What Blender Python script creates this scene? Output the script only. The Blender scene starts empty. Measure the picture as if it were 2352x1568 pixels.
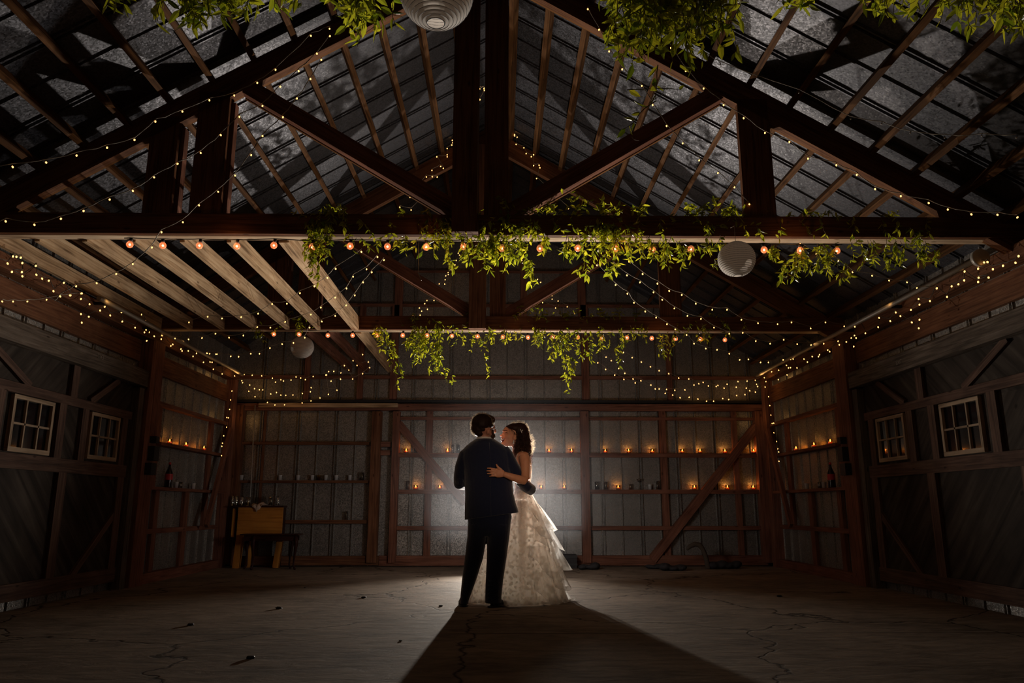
import bpy, bmesh, math, random
from math import sin, cos, pi, radians, sqrt, atan2
from mathutils import Vector, Matrix, Euler
random.seed(11)
C = bpy.context.scene.collection
SC = bpy.context.scene

# ------------------------------------------------------------ camera
FPX, PITCH, YAW, EYE = 1737.0, radians(12.37), radians(0.86), Vector((0, 0, 0.9))
FWD = Vector((sin(YAW)*cos(PITCH), cos(YAW)*cos(PITCH), sin(PITCH)))
RGT = Vector((cos(YAW), -sin(YAW), 0)); UPV = RGT.cross(FWD)
cam = bpy.data.cameras.new('camera'); camo = bpy.data.objects.new('camera', cam); C.objects.link(camo)
cam.sensor_width = 36; cam.sensor_fit = 'HORIZONTAL'; cam.lens = FPX/2352*36
cam.clip_start = 0.05; cam.clip_end = 100
mw = Matrix((RGT, UPV, -FWD)).transposed().to_4x4(); mw.translation = EYE
camo.matrix_world = mw; SC.camera = camo

# ------------------------------------------------------------ world, exposure
wd = bpy.data.worlds.new('world'); SC.world = wd; wd.use_nodes = True
bg = wd.node_tree.nodes['Background']
bg.inputs[0].default_value = (1.0, 0.36, 0.16, 1); bg.inputs[1].default_value = 0.0042
vs = SC.view_settings
vs.view_transform = 'Standard'; vs.look = 'None'; vs.exposure = 0.0; vs.gamma = 1.0; vs.use_curve_mapping = False

# ------------------------------------------------------------ main lights: flashes behind the couple, plus added helper spots and fill
def lamp(name, kind, loc, power, color, radius=0.05, rot=None, **kw):
    l = bpy.data.lights.new(name, kind); l.energy = power; l.color = color
    if kind in ('POINT', 'SPOT'): l.shadow_soft_size = radius
    for k, v in kw.items(): setattr(l, k, v)
    o = bpy.data.objects.new(name, l); C.objects.link(o); o.location = loc
    if rot: o.rotation_euler = rot
    return o
def aim(o, t): o.rotation_euler = (Vector(t)-Vector(o.location)).to_track_quat('-Z', 'Y').to_euler(); return o
aim(lamp('flash_toward_camera', 'SPOT', (-.12, 11.7, .55), 1000, (1.0, .90, .78), .03, spot_size=radians(104), spot_blend=.9), (-.1, 0, 4.6))
aim(lamp('flash_upward', 'SPOT', (.50, 8.30, 1.0), 300, (1.0, .86, .70), .04, spot_size=radians(140), spot_blend=.9), (.1, 5.9, 3.5))
for x_, p_ in ((-1.05, 1300), (1.25, 1100)): aim(lamp('added_rim_spot', 'SPOT', (x_, 11.6, .35), p_, (1.0, .92, .82), .05, spot_size=radians(23), spot_blend=.5), (.02, 7.4, 1.42))  # two added narrow spots that only draw a bright rim on the couple
aim(lamp('added_gown_backlight', 'SPOT', (.80, 8.75, .40), 130, (1.0, .95, .88), .05, spot_size=radians(70), spot_blend=.7), (.28, 7.8, 1.0))  # added spot, brightens the gown from behind
aim(lamp('added_wall_spill', 'SPOT', (0.30, 9.0, 1.1), 60, (1.0, .92, .85), .22, spot_size=radians(160), spot_blend=.7), (-.3, 12.3, 1.2))  # added spot that brightens the back wall, stands in for scattered flash light
aim(lamp('added_warm_key', 'SPOT', (1.1, .6, 1.9), 330, (1.0, .72, .50), .25, spot_size=radians(13), spot_blend=1.0), (0.15, 7.4, 1.25))  # added warm spot from the camera side, lifts the couple's near side
aim(lamp('added_warm_fill', 'AREA', (0.3, 1.0, 2.7), .5, (1.0, .60, .34), size=1.2), (0, 8, 1))  # added unseen area lamp, soft warm fill on camera-facing surfaces

# ------------------------------------------------------------ pixel (2352x1568) -> point on a plane of the place
def _ray(x, y): return FWD + RGT*((x-1176)/FPX) + UPV*((784-y)/FPX)
def atY(x, y, Y): d = _ray(x, y); return EYE + d*(Y/d.y)
def atX(x, y, X): d = _ray(x, y); return EYE + d*(X/d.x)
def atZ(x, y, Z=0.0): d = _ray(x, y); return EYE + d*((Z-EYE.z)/d.z)

# ------------------------------------------------------------ materials
def nodes(m):
    m.use_nodes = True; nt = m.node_tree
    return nt, nt.nodes['Principled BSDF'], lambda t, **k: _n(nt, t, k)
def _n(nt, t, k):
    n = nt.nodes.new(t)
    for a, b in k.items(): setattr(n, a, b)
    return n
def simple(name, col, rough=.6, metal=0, **k):
    m = bpy.data.materials.new(name); nt, p, N = nodes(m)
    p.inputs['Base Color'].default_value = (*col, 1); p.inputs['Roughness'].default_value = rough; p.inputs['Metallic'].default_value = metal
    for a, b in k.items(): p.inputs[a.replace('_', ' ')].default_value = b
    # faint mottling keeps the surface from looking flat
    no = N('ShaderNodeTexNoise'); no.inputs['Scale'].default_value = 35
    cr = N('ShaderNodeMix', data_type='RGBA', blend_type='MULTIPLY'); cr.inputs['Factor'].default_value = .25
    cr.inputs['A'].default_value = (*col, 1); nt.links.new(no.outputs['Color'], cr.inputs['B']); nt.links.new(cr.outputs['Result'], p.inputs['Base Color'])
    return m
def wood(name, c1, c2, c3, rough=.75, knot=True, gs=1.0, bump=.25):
    m = bpy.data.materials.new(name); nt, p, N = nodes(m); L = nt.links.new
    uv = N('ShaderNodeUVMap'); uv.uv_map = 'UVMap'
    mp = N('ShaderNodeMapping'); mp.inputs['Scale'].default_value = (1.2*gs, 26*gs, 1); L(uv.outputs[0], mp.inputs[0])
    oi = N('ShaderNodeObjectInfo'); 
    ad = N('ShaderNodeVectorMath', operation='ADD'); L(mp.outputs[0], ad.inputs[0])
    cx = N('ShaderNodeCombineXYZ'); ml = N('ShaderNodeMath', operation='MULTIPLY'); ml.inputs[1].default_value = 37; L(oi.outputs['Random'], ml.inputs[0]); L(ml.outputs[0], cx.inputs[0]); L(ml.outputs[0], cx.inputs[2]); L(cx.outputs[0], ad.inputs[1])
    n1 = N('ShaderNodeTexNoise'); n1.inputs['Scale'].default_value = 1.6; n1.inputs['Detail'].default_value = 8; n1.inputs['Distortion'].default_value = .8; L(ad.outputs[0], n1.inputs['Vector'])
    n2 = N('ShaderNodeTexNoise'); n2.inputs['Scale'].default_value = 2.2; n2.inputs['Detail'].default_value = 4; L(uv.outputs[0], n2.inputs['Vector'])
    r = N('ShaderNodeValToRGB'); e = r.color_ramp.elements; e[0].position = .3; e[0].color = (*c1, 1); e[1].position = .72; e[1].color = (*c3, 1)
    q = e.new(.5); q.color = (*c2, 1); L(n1.outputs[0], r.inputs[0])
    mx = N('ShaderNodeMix', data_type='RGBA', blend_type='MULTIPLY'); mx.inputs['Factor'].default_value = .7
    r2 = N('ShaderNodeValToRGB'); r2.color_ramp.elements[0].position = .3; r2.color_ramp.elements[0].color = (.45, .42, .4, 1); r2.color_ramp.elements[1].position = .62; r2.color_ramp.elements[1].color = (1, 1, 1, 1)
    L(n2.outputs[0], r2.inputs[0]); L(r.outputs[0], mx.inputs['A']); L(r2.outputs[0], mx.inputs['B'])
    out = mx.outputs['Result']
    if knot:
        mk = N('ShaderNodeMapping'); mk.inputs['Scale'].default_value = (2.2, 6, 1); L(uv.outputs[0], mk.inputs[0])
        vo = N('ShaderNodeTexVoronoi'); vo.inputs['Scale'].default_value = 1.3; L(mk.outputs[0], vo.inputs['Vector'])
        rk = N('ShaderNodeValToRGB'); rk.color_ramp.elements[0].position = .05; rk.color_ramp.elements[0].color = (.25, .2, .16, 1); rk.color_ramp.elements[1].position = .1; rk.color_ramp.elements[1].color = (1, 1, 1, 1)
        L(vo.outputs['Distance'], rk.inputs[0])
        m3 = N('ShaderNodeMix', data_type='RGBA', blend_type='MULTIPLY'); m3.inputs['Factor'].default_value = .8; L(out, m3.inputs['A']); L(rk.outputs[0], m3.inputs['B']); out = m3.outputs['Result']
    L(out, p.inputs['Base Color']); p.inputs['Roughness'].default_value = rough
    p.inputs['Specular IOR Level'].default_value = .08
    b = N('ShaderNodeBump'); b.inputs['Strength'].default_value = bump; b.inputs['Distance'].default_value = .01; L(n1.outputs[0], b.inputs['Height']); L(b.outputs[0], p.inputs['Normal'])
    return m
def galv(name, c1, c2, scale=105, rough=(.32, .6), metal=.65):
    m = bpy.data.materials.new(name); nt, p, N = nodes(m); L = nt.links.new
    tc = N('ShaderNodeTexCoord')
    v = N('ShaderNodeTexVoronoi'); v.inputs['Scale'].default_value = scale; L(tc.outputs['Object'], v.inputs['Vector'])
    v2 = N('ShaderNodeTexNoise'); v2.inputs['Scale'].default_value = 1.7; v2.inputs['Detail'].default_value = 9; v2.inputs['Roughness'].default_value = .65; L(tc.outputs['Object'], v2.inputs['Vector'])
    sp = N('ShaderNodeSeparateColor'); L(v.outputs['Color'], sp.inputs[0])
    ad = N('ShaderNodeMath', operation='MULTIPLY_ADD'); ad.inputs[1].default_value = .55; L(sp.outputs[0], ad.inputs[0]); 
    m2 = N('ShaderNodeMath', operation='MULTIPLY'); m2.inputs[1].default_value = .6; L(v2.outputs[0], m2.inputs[0]); L(m2.outputs[0], ad.inputs[2])
    r = N('ShaderNodeValToRGB'); e = r.color_ramp.elements; e[0].position = .25; e[0].color = (*c1, 1); e[1].position = .85; e[1].color = (*c2, 1); L(ad.outputs[0], r.inputs[0])
    L(r.outputs[0], p.inputs['Base Color']); p.inputs['Metallic'].default_value = metal
    mr = N('ShaderNodeMapRange'); mr.inputs['To Min'].default_value = rough[0]; mr.inputs['To Max'].default_value = rough[1]; L(sp.outputs[1], mr.inputs['Value']); L(mr.outputs[0], p.inputs['Roughness'])
    # every crystal of the zinc leans its own way, so single ones glint
    vm = N('ShaderNodeVectorMath', operation='SUBTRACT'); L(v.outputs['Color'], vm.inputs[0]); vm.inputs[1].default_value = (.5, .5, .5)
    vs_ = N('ShaderNodeVectorMath', operation='SCALE'); vs_.inputs['Scale'].default_value = .17; L(vm.outputs[0], vs_.inputs[0])
    g = N('ShaderNodeNewGeometry'); va = N('ShaderNodeVectorMath', operation='ADD'); L(g.outputs['Normal'], va.inputs[0]); L(vs_.outputs[0], va.inputs[1])
    vn = N('ShaderNodeVectorMath', operation='NORMALIZE'); L(va.outputs[0], vn.inputs[0]); L(vn.outputs[0], p.inputs['Normal'])
    return m
def emis(name, col, s):
    m = bpy.data.materials.new(name); nt, p, N = nodes(m)
    p.inputs['Base Color'].default_value = (*col, 1); p.inputs['Emission Color'].default_value = (*col, 1); p.inputs['Emission Strength'].default_value = s
    m.cycles.emission_sampling = 'NONE'; return m
def glass(name, col=(1, 1, 1), rough=.03, mix=.8):
    m = bpy.data.materials.new(name); m.use_nodes = True; nt = m.node_tree; nt.nodes.clear()
    o = nt.nodes.new('ShaderNodeOutputMaterial'); t = nt.nodes.new('ShaderNodeBsdfTransparent'); g = nt.nodes.new('ShaderNodeBsdfGlossy'); x = nt.nodes.new('ShaderNodeMixShader'); f = nt.nodes.new('ShaderNodeLayerWeight')
    t.inputs[0].default_value = (*col, 1); g.inputs['Roughness'].default_value = rough; f.inputs[0].default_value = .45
    mr = nt.nodes.new('ShaderNodeMapRange'); mr.inputs['To Min'].default_value = 1-mix*1.05; mr.inputs['To Max'].default_value = 1
    nt.links.new(f.outputs['Facing'], mr.inputs['Value']); nt.links.new(mr.outputs[0], x.inputs[0]); nt.links.new(t.outputs[0], x.inputs[1]); nt.links.new(g.outputs[0], x.inputs[2]); nt.links.new(x.outputs[0], o.inputs[0]); return m
MAT = {
 'barnwood': wood('dark_barn_wood', (.08, .032, .017), (.16, .070, .036), (.22, .105, .056)),
 'redwood': wood('reddish_stud_wood', (.10, .042, .027), (.20, .085, .055), (.26, .12, .08)),
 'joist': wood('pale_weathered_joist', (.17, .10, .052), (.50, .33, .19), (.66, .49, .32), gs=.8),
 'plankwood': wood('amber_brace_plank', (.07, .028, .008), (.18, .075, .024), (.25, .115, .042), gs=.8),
 'flashlit_wood': wood('painted_flash_lit_plank', (.30, .20, .12), (.68, .50, .34), (.82, .66, .48), gs=.8),  # flash light on the tie underside put into a paler wood colour
 'purlin': wood('purlin_wood', (.042, .017, .006), (.10, .044, .016), (.145, .070, .028)),
 'grey': wood('grey_weathered_board', (.05, .037, .028), (.11, .085, .067), (.18, .145, .12)),
 'doorwood': wood('dark_door_board', (.06, .034, .026), (.115, .066, .048), (.17, .105, .08)),
 'white': wood('chipped_white_paint', (.22, .15, .095), (.42, .31, .215), (.50, .38, .27), knot=False),
 'orange': wood('orange_oak_veneer', (.35, .13, .02), (.55, .23, .045), (.62, .28, .06), knot=False, gs=.5, rough=.5),
 'mahogany': wood('dark_mahogany', (.02, .008, .006), (.04, .013, .01), (.06, .02, .014), knot=False, rough=.35),
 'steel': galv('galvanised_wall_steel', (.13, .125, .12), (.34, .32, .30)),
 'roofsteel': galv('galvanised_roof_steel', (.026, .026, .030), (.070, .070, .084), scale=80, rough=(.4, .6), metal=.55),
 'cupsteel': simple('polished_steel', (.95, .95, .97), .3, .55),
 'iron': simple('dark_iron', (.03, .03, .035), .5, .6),
 'pipe': simple('grey_pipe', (.33, .30, .27), .45, .3),
 'black': simple('black_box', (.012, .012, .014), .6),
 'cord': simple('pale_twisted_cord', (.30, .26, .20), .6),
 'darkcord': simple('dark_green_cord', (.02, .025, .018), .6),
 'bulb': emis('fairy_bulb', (1.0, .45, .12), 3.8),
 'deadbulb': simple('unlit_fairy_bulb', (.5, .47, .42), .2),
 'flame': emis('candle_flame', (1.0, .42, .08), 28.0),
 'wax': simple('candle_wax', (.95, .55, .22), .5, 0, Subsurface_Weight=.5),
 'votive': glass('votive_glass', (1, .80, .55), .05, .8),
 'clear': glass('clear_glass', (.92, .95, .97), .04, .75),
 'pane': simple('dark_window_pane', (.006, .007, .009), .06, 0, Specular_IOR_Level=.7),
 'towel': simple('pale_towel', (.62, .45, .36), .9),
 'cola': simple('dark_bottle', (.02, .008, .006), .12),
 'redlabel': simple('red_label', (.5, .02, .03), .5),
 'stem': simple('vine_stem', (.16, .12, .05), .6),
}
def leafmat():
    m = bpy.data.materials.new('smilax_leaf'); nt, p, N = nodes(m); L = nt.links.new
    g = N('ShaderNodeNewGeometry'); r = N('ShaderNodeValToRGB'); e = r.color_ramp.elements
    e[0].color = (.075, .12, .010, 1); e[1].color = (.34, .36, .035, 1); L(g.outputs['Random Per Island'], r.inputs[0]); L(r.outputs[0], p.inputs['Base Color'])
    p.inputs['Roughness'].default_value = .24; p.inputs['Specular IOR Level'].default_value = .7
    t = N('ShaderNodeBsdfTranslucent'); mx = N('ShaderNodeMixShader'); mx.inputs[0].default_value = .55
    mc = N('ShaderNodeMix', data_type='RGBA', blend_type='MULTIPLY'); mc.inputs['Factor'].default_value = 1; mc.inputs['B'].default_value = (2.6, 2.3, 1.2, 1); L(r.outputs[0], mc.inputs['A']); L(mc.outputs['Result'], t.inputs[0])
    L(p.outputs[0], mx.inputs[1]); L(t.outputs[0], mx.inputs[2]); L(mx.outputs[0], nt.nodes['Material Output'].inputs[0]); return m
MAT['leaf'] = leafmat()
def papermat():
    m = bpy.data.materials.new('white_rice_paper'); nt, p, N = nodes(m); L = nt.links.new
    p.inputs['Base Color'].default_value = (.72, .68, .64, 1); p.inputs['Roughness'].default_value = .8
    no = N('ShaderNodeTexNoise'); no.inputs['Scale'].default_value = 60; b = N('ShaderNodeBump'); b.inputs['Strength'].default_value = .3; L(no.outputs[0], b.inputs['Height']); L(b.outputs[0], p.inputs['Normal'])
    t = N('ShaderNodeBsdfTranslucent'); t.inputs[0].default_value = (.75, .68, .62, 1); mx = N('ShaderNodeMixShader'); mx.inputs[0].default_value = .45
    L(p.outputs[0], mx.inputs[1]); L(t.outputs[0], mx.inputs[2]); L(mx.outputs[0], nt.nodes['Material Output'].inputs[0]); return m
MAT['paper'] = papermat()
def bulbglass():
    m = bpy.data.materials.new('bistro_bulb_glass'); nt, p, N = nodes(m); L = nt.links.new
    p.inputs['Base Color'].default_value = (.9, .45, .28, 1); p.inputs['Roughness'].default_value = .08; p.inputs['Emission Color'].default_value = (1, .28, .10, 1); p.inputs['Emission Strength'].default_value = .55
    t = N('ShaderNodeBsdfTransparent'); mx = N('ShaderNodeMixShader'); mx.inputs[0].default_value = .5
    L(p.outputs[0], mx.inputs[1]); L(t.outputs[0], mx.inputs[2]); L(mx.outputs[0], nt.nodes['Material Output'].inputs[0]); m.cycles.emission_sampling = 'NONE'; return m
MAT['bistro'] = bulbglass(); MAT['filament'] = emis('glowing_filament', (1, .5, .2), 14)
JOINT = atZ(1100, 1455).y
def concrete():
    m = bpy.data.materials.new('worn_concrete'); nt, p, N = nodes(m); L = nt.links.new
    tc = N('ShaderNodeTexCoord'); 
    n1 = N('ShaderNodeTexNoise'); n1.inputs['Scale'].default_value = .9; n1.inputs['Detail'].default_value = 10; n1.inputs['Roughness'].default_value = .62; L(tc.outputs['Object'], n1.inputs['Vector'])
    mp = N('ShaderNodeMapping'); mp.inputs['Scale'].default_value = (1.3, 3.2, 1); L(tc.outputs['Object'], mp.inputs[0])
    n2 = N('ShaderNodeTexNoise'); n2.inputs['Scale'].default_value = 3.0; n2.inputs['Detail'].default_value = 12; n2.inputs['Roughness'].default_value = .7; n2.inputs['Distortion'].default_value = .6; L(mp.outputs[0], n2.inputs['Vector'])
    r = N('ShaderNodeValToRGB'); e = r.color_ramp.elements; e[0].position = .32; e[0].color = (.07, .053, .041, 1); e[1].position = .68; e[1].color = (.37, .295, .23, 1)
    mm = N('ShaderNodeMath', operation='MULTIPLY_ADD'); mm.inputs[1].default_value = .5; L(n1.outputs[0], mm.inputs[0]); h = N('ShaderNodeMath', operation='MULTIPLY'); h.inputs[1].default_value = .5; L(n2.outputs[0], h.inputs[0]); L(h.outputs[0], mm.inputs[2]); L(mm.outputs[0], r.inputs[0])
    # cracks: thin cell borders broken up by noise
    wv = N('ShaderNodeVectorMath', operation='ADD'); n3 = N('ShaderNodeTexNoise'); n3.inputs['Scale'].default_value = 2.5; n3.inputs['Detail'].default_value = 6
    L(tc.outputs['Object'], n3.inputs['Vector']); sc = N('ShaderNodeVectorMath', operation='SCALE'); sc.inputs['Scale'].default_value = .5; L(n3.outputs['Color'], sc.inputs[0]); L(tc.outputs['Object'], wv.inputs[0]); L(sc.outputs[0], wv.inputs[1])
    vo = N('ShaderNodeTexVoronoi', feature='DISTANCE_TO_EDGE'); vo.inputs['Scale'].default_value = .42; L(wv.outputs[0], vo.inputs['Vector'])
    rc = N('ShaderNodeValToRGB'); rc.color_ramp.elements[0].position = .0; rc.color_ramp.elements[0].color = (.12, .1, .09, 1); rc.color_ramp.elements[1].position = .008; rc.color_ramp.elements[1].color = (1, 1, 1, 1); L(vo.outputs[0], rc.inputs[0])
    mx = N('ShaderNodeMix', data_type='RGBA', blend_type='MULTIPLY'); mx.inputs['Factor'].default_value = 1; L(r.outputs[0], mx.inputs['A']); L(rc.outputs[0], mx.inputs['B'])
    # the straight expansion joint across the slab
    sx = N('ShaderNodeSeparateXYZ'); L(tc.outputs['Object'], sx.inputs[0]); wb_ = N('ShaderNodeMath', operation='MULTIPLY_ADD'); wb_.inputs[1].default_value = .03; L(n3.outputs[0], wb_.inputs[0]); L(sx.outputs['Y'], wb_.inputs[2])
    d1 = N('ShaderNodeMath', operation='SUBTRACT'); d1.inputs[1].default_value = JOINT+.015; L(wb_.outputs[0], d1.inputs[0]); d2 = N('ShaderNodeMath', operation='ABSOLUTE'); L(d1.outputs[0], d2.inputs[0])
    d3 = N('ShaderNodeMapRange'); d3.inputs['From Min'].default_value = .006; d3.inputs['From Max'].default_value = .014; d3.inputs['To Min'].default_value = .3; L(d2.outputs[0], d3.inputs['Value'])
    m4 = N('ShaderNodeMix', data_type='RGBA', blend_type='MULTIPLY'); m4.inputs['Factor'].default_value = 1; L(mx.outputs['Result'], m4.inputs['A']); L(d3.outputs[0], m4.inputs['B']); mx = m4
    L(mx.outputs['Result'], p.inputs['Base Color']); p.inputs['Roughness'].default_value = .82; p.inputs['Specular IOR Level'].default_value = .08
    b = N('ShaderNodeBump'); b.inputs['Strength'].default_value = .55; b.inputs['Distance'].default_value = .03; 
    s2 = N('ShaderNodeMath', operation='MULTIPLY_ADD'); s2.inputs[1].default_value = .35; L(rc.outputs[0], s2.inputs[0]); L(n2.outputs[0], s2.inputs[2]); L(s2.outputs[0], b.inputs['Height']); L(b.outputs[0], p.inputs['Normal']); return m
MAT['concrete'] = concrete()

# ------------------------------------------------------------ mesh helpers
class MB:
    def __init__(s): s.bm = bmesh.new(); s.uv = s.bm.loops.layers.uv.new('UVMap'); s.k = 0
    def face(s, vs, uvs=None, smooth=False):
        try: f = s.bm.faces.new(vs)
        except ValueError: return None
        f.smooth = smooth
        if uvs:
            for l, u in zip(f.loops, uvs): l[s.uv].uv = u
        return f
    def beam(s, p0, p1, w, h, up=(0, 0, 1), jag=0):   # centre line p0->p1, w across, h along up
        p0, p1 = Vector(p0), Vector(p1); d = p1-p0; L = d.length; d.normalize()
        up = Vector(up); sx = d.cross(up).normalized(); up = sx.cross(d).normalized(); s.k += 1; o = s.k*3.71
        vs = []
        for p in (p0, p1):
            for a, b in ((-1, -1), (1, -1), (1, 1), (-1, 1)):
                q = p+sx*(a*w/2)+up*(b*h/2)
                if jag: q += Vector((random.uniform(-jag, jag) for _ in range(3)))
                vs.append(s.bm.verts.new(q))
        per = [0, w, w+h, 2*w+h, 2*w+2*h]
        for i in range(4):
            j = (i+1) % 4
            s.face((vs[i], vs[j], vs[4+j], vs[4+i]), ((o, per[i]+o), (o, per[i+1]+o), (o+L, per[i+1]+o), (o+L, per[i]+o)))
        s.face((vs[3], vs[2], vs[1], vs[0]), ((o, 0), (o+w*.3, 0), (o+w*.3, h), (o, h))); s.face((vs[4], vs[5], vs[6], vs[7]), ((o, 0), (o+w*.3, 0), (o+w*.3, h), (o, h)))
        return s
    def box(s, a, b):
        a, b = Vector(a), Vector(b); c = (a+b)/2; d = b-a
        i = max(range(3), key=lambda k: abs(d[k])); e = Vector((0, 0, 0)); e[i] = d[i]/2
        o = [k for k in range(3) if k != i]; up = Vector((0, 0, 0)); up[o[1]] = 1
        return s.beam(c-e, c+e, abs(d[o[0]]), abs(d[o[1]]), up)
    def tube(s, pts, r, n=6, cap=True, smooth=True):
        pts = [Vector(p) for p in pts]; rs = r if isinstance(r, (list, tuple)) else [r]*len(pts); rings = []; ref = Vector((0, 0, 1)); L = 0
        u = None
        for i, p in enumerate(pts):
            t = (pts[min(i+1, len(pts)-1)]-pts[max(i-1, 0)]); t = t.normalized() if t.length > 1e-9 else Vector((0, 0, 1))
            if u is None:
                if abs(t.dot(ref)) > .95: ref = Vector((1, 0, 0)) if abs(t.x) < .9 else Vector((0, 1, 0))
                u = t.cross(ref).normalized()
            else:
                w = u-t*u.dot(t); u = w.normalized() if w.length > .05 else t.cross(v).normalized()
            v = t.cross(u).normalized()
            rr = rs[i]; rx, ry = rr if isinstance(rr, (list, tuple)) else (rr, rr)
            rings.append([s.bm.verts.new(p+u*(cos(2*pi*k/n)*rx)+v*(sin(2*pi*k/n)*ry)) for k in range(n)])
        for i in range(len(rings)-1):
            for k in range(n): s.face((rings[i][k], rings[i][(k+1) % n], rings[i+1][(k+1) % n], rings[i+1][k]), None, smooth)
        if cap and n > 2: s.face(rings[0][::-1]); s.face(rings[-1])
        return s
    def loft(s, secs, n=20, cap=True, smooth=True):
        # secs: (centre, rx vector, ry vector) ellipses
        rings = []
        for c, a, b in secs:
            c, a, b = Vector(c), Vector(a), Vector(b)
            rings.append([s.bm.verts.new(c+a*cos(2*pi*k/n)+b*sin(2*pi*k/n)) for k in range(n)])
        for i in range(len(rings)-1):
            for k in range(n): s.face((rings[i][k], rings[i][(k+1) % n], rings[i+1][(k+1) % n], rings[i+1][k]), None, smooth)
        if cap: s.face(rings[0][::-1]); s.face(rings[-1])
        return s
    def lathe(s, prof, c=(0, 0, 0), n=16, smooth=True):
        c = Vector(c); rings = []
        for r, z in prof:
            rings.append([s.bm.verts.new(c+Vector((r*cos(2*pi*k/n), r*sin(2*pi*k/n), z))) for k in range(n)] if r > 1e-5 else [s.bm.verts.new(c+Vector((0, 0, z)))])
        for i in range(len(rings)-1):
            A, B = rings[i], rings[i+1]
            for k in range(n):
                j = (k+1) % n
                if len(A) == 1 and len(B) == 1: continue
                if len(A) == 1: s.face((A[0], B[j], B[k]), None, smooth)
                elif len(B) == 1: s.face((A[k], A[j], B[0]), None, smooth)
                else: s.face((A[k], A[j], B[j], B[k]), None, smooth)
        return s
    def ball(s, c, r, n=8, m=6):
        return s.lathe([(r*sin(pi*i/m), -r*cos(pi*i/m)) for i in range(m+1)], c, n)
    def ell(s, c, r, rot=None, n=14, m=10):
        c = Vector(c); M = (rot.to_matrix() if rot else Matrix.Identity(3)); rings = []
        for i in range(m+1):
            a = pi*i/m
            if i in (0, m): rings.append([s.bm.verts.new(c+M@Vector((0, 0, -r[2]*cos(a))))])
            else: rings.append([s.bm.verts.new(c+M@Vector((r[0]*sin(a)*cos(2*pi*k/n), r[1]*sin(a)*sin(2*pi*k/n), -r[2]*cos(a)))) for k in range(n)])
        for i in range(m):
            A, B = rings[i], rings[i+1]
            for k in range(n):
                j = (k+1) % n
                if len(A) == 1: s.face((A[0], B[j], B[k]), None, True)
                elif len(B) == 1: s.face((A[k], A[j], B[0]), None, True)
                else: s.face((A[k], A[j], B[j], B[k]), None, True)
        return s
    def build(s, name, mat, parent=None, loc=None, fix=True):
        if fix: bmesh.ops.recalc_face_normals(s.bm, faces=s.bm.faces[:])
        me = bpy.data.meshes.new(name); 
        if loc is not None: bmesh.ops.translate(s.bm, verts=s.bm.verts[:], vec=-Vector(loc))
        s.bm.to_mesh(me); s.bm.free(); me.materials.append(MAT[mat] if isinstance(mat, str) else mat)
        o = bpy.data.objects.new(name, me); C.objects.link(o)
        if loc is not None: o.location = loc
        if parent is not None:
            o.parent = parent
            o.location = (Vector(loc) if loc is not None else Vector((0, 0, 0)))-wloc(parent)
        return o
def wloc(o):
    v = Vector((0, 0, 0))
    while o is not None: v += o.location; o = o.parent
    return v
def tag(o, label=None, cat=None, group=None, kind=None):
    if label: o['label'] = label
    if cat: o['category'] = cat
    if group: o['group'] = group
    if kind: o['kind'] = kind
    return o
def empty(name, loc=(0, 0, 0)):
    o = bpy.data.objects.new(name, None); C.objects.link(o); o.location = loc; o.empty_display_size = .05; return o
def copy_tree(o, parent=None, root=True):
    c = o.copy(); C.objects.link(c); c.parent = parent
    for ch in [x for x in KIDS(o)]: copy_tree(ch, c)
    return c
def KIDS(o): return [x for x in C.objects if x.parent == o]

# ============================================================ THE BARN SHELL
W, YB, YF = 4.40, 12.36, -0.6          # inner half width, back wall, open front end behind the camera
RC, RS, RZ = -0.17, 0.60, 5.97         # ridge line x, roof slope, ridge height of the sheet metal
def roof_z(x): return RZ-RS*abs(x-RC)
f = MB(); n = 1
f.beam((0, YF, -.06), (0, YB+.1, -.06), 2*W+.3, .12)
tag(f.build('floor', 'concrete'), kind='structure')

def ribbed(mb, p0, du, L, dv, H, step, off=0.0, hgt=.014, nrm=(0, 1, 0)):
    """sheet from p0 along du (length L) and dv (height H) with ribs every step"""
    p0, du, dv, nrm = Vector(p0), Vector(du).normalized(), Vector(dv).normalized(), Vector(nrm)
    xs = [0.0]; x = off; k = 0
    prof = [(0, 0)]
    while x < L-.04:
        w = .012
        offs = (0,) if k % 2 else (-.022, .022)
        for o in offs:
            for a, h in ((o-w, 0), (o-w*.45, hgt), (o+w*.45, hgt), (o+w, 0)):
                if 0 < x+a < L: prof.append((x+a, h))
        x += step; k += 1
    prof.append((L, 0)); vs = []
    for a, h in prof:
        hh = H(a) if callable(H) else H
        q = p0+du*a+nrm*h; vs.append((mb.bm.verts.new(q), mb.bm.verts.new(q+dv*hh)))
    for (a, b), (c, d) in zip(vs, vs[1:]): mb.face((a, c, d, b))
    return mb

# roof: two slopes of sheet metal on purlins
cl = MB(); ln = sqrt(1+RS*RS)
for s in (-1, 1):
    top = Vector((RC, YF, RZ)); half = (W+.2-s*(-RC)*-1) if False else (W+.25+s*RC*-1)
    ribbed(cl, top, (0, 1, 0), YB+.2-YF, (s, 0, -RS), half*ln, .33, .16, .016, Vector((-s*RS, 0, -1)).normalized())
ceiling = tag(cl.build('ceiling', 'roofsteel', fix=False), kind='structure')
for s in (-1, 1):
    for k in range(13):
        off = (85+100*k)/1737*5.9*1.0
        x = RC+s*off
        if abs(x) > W-.05: continue
        z = roof_z(x)-.075
        m = MB(); m.beam((x, YF, z), (x, YB, z), .05, .10, (s*RS, 0, 1)); m.build('purlin', 'purlin', ceiling)

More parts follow.
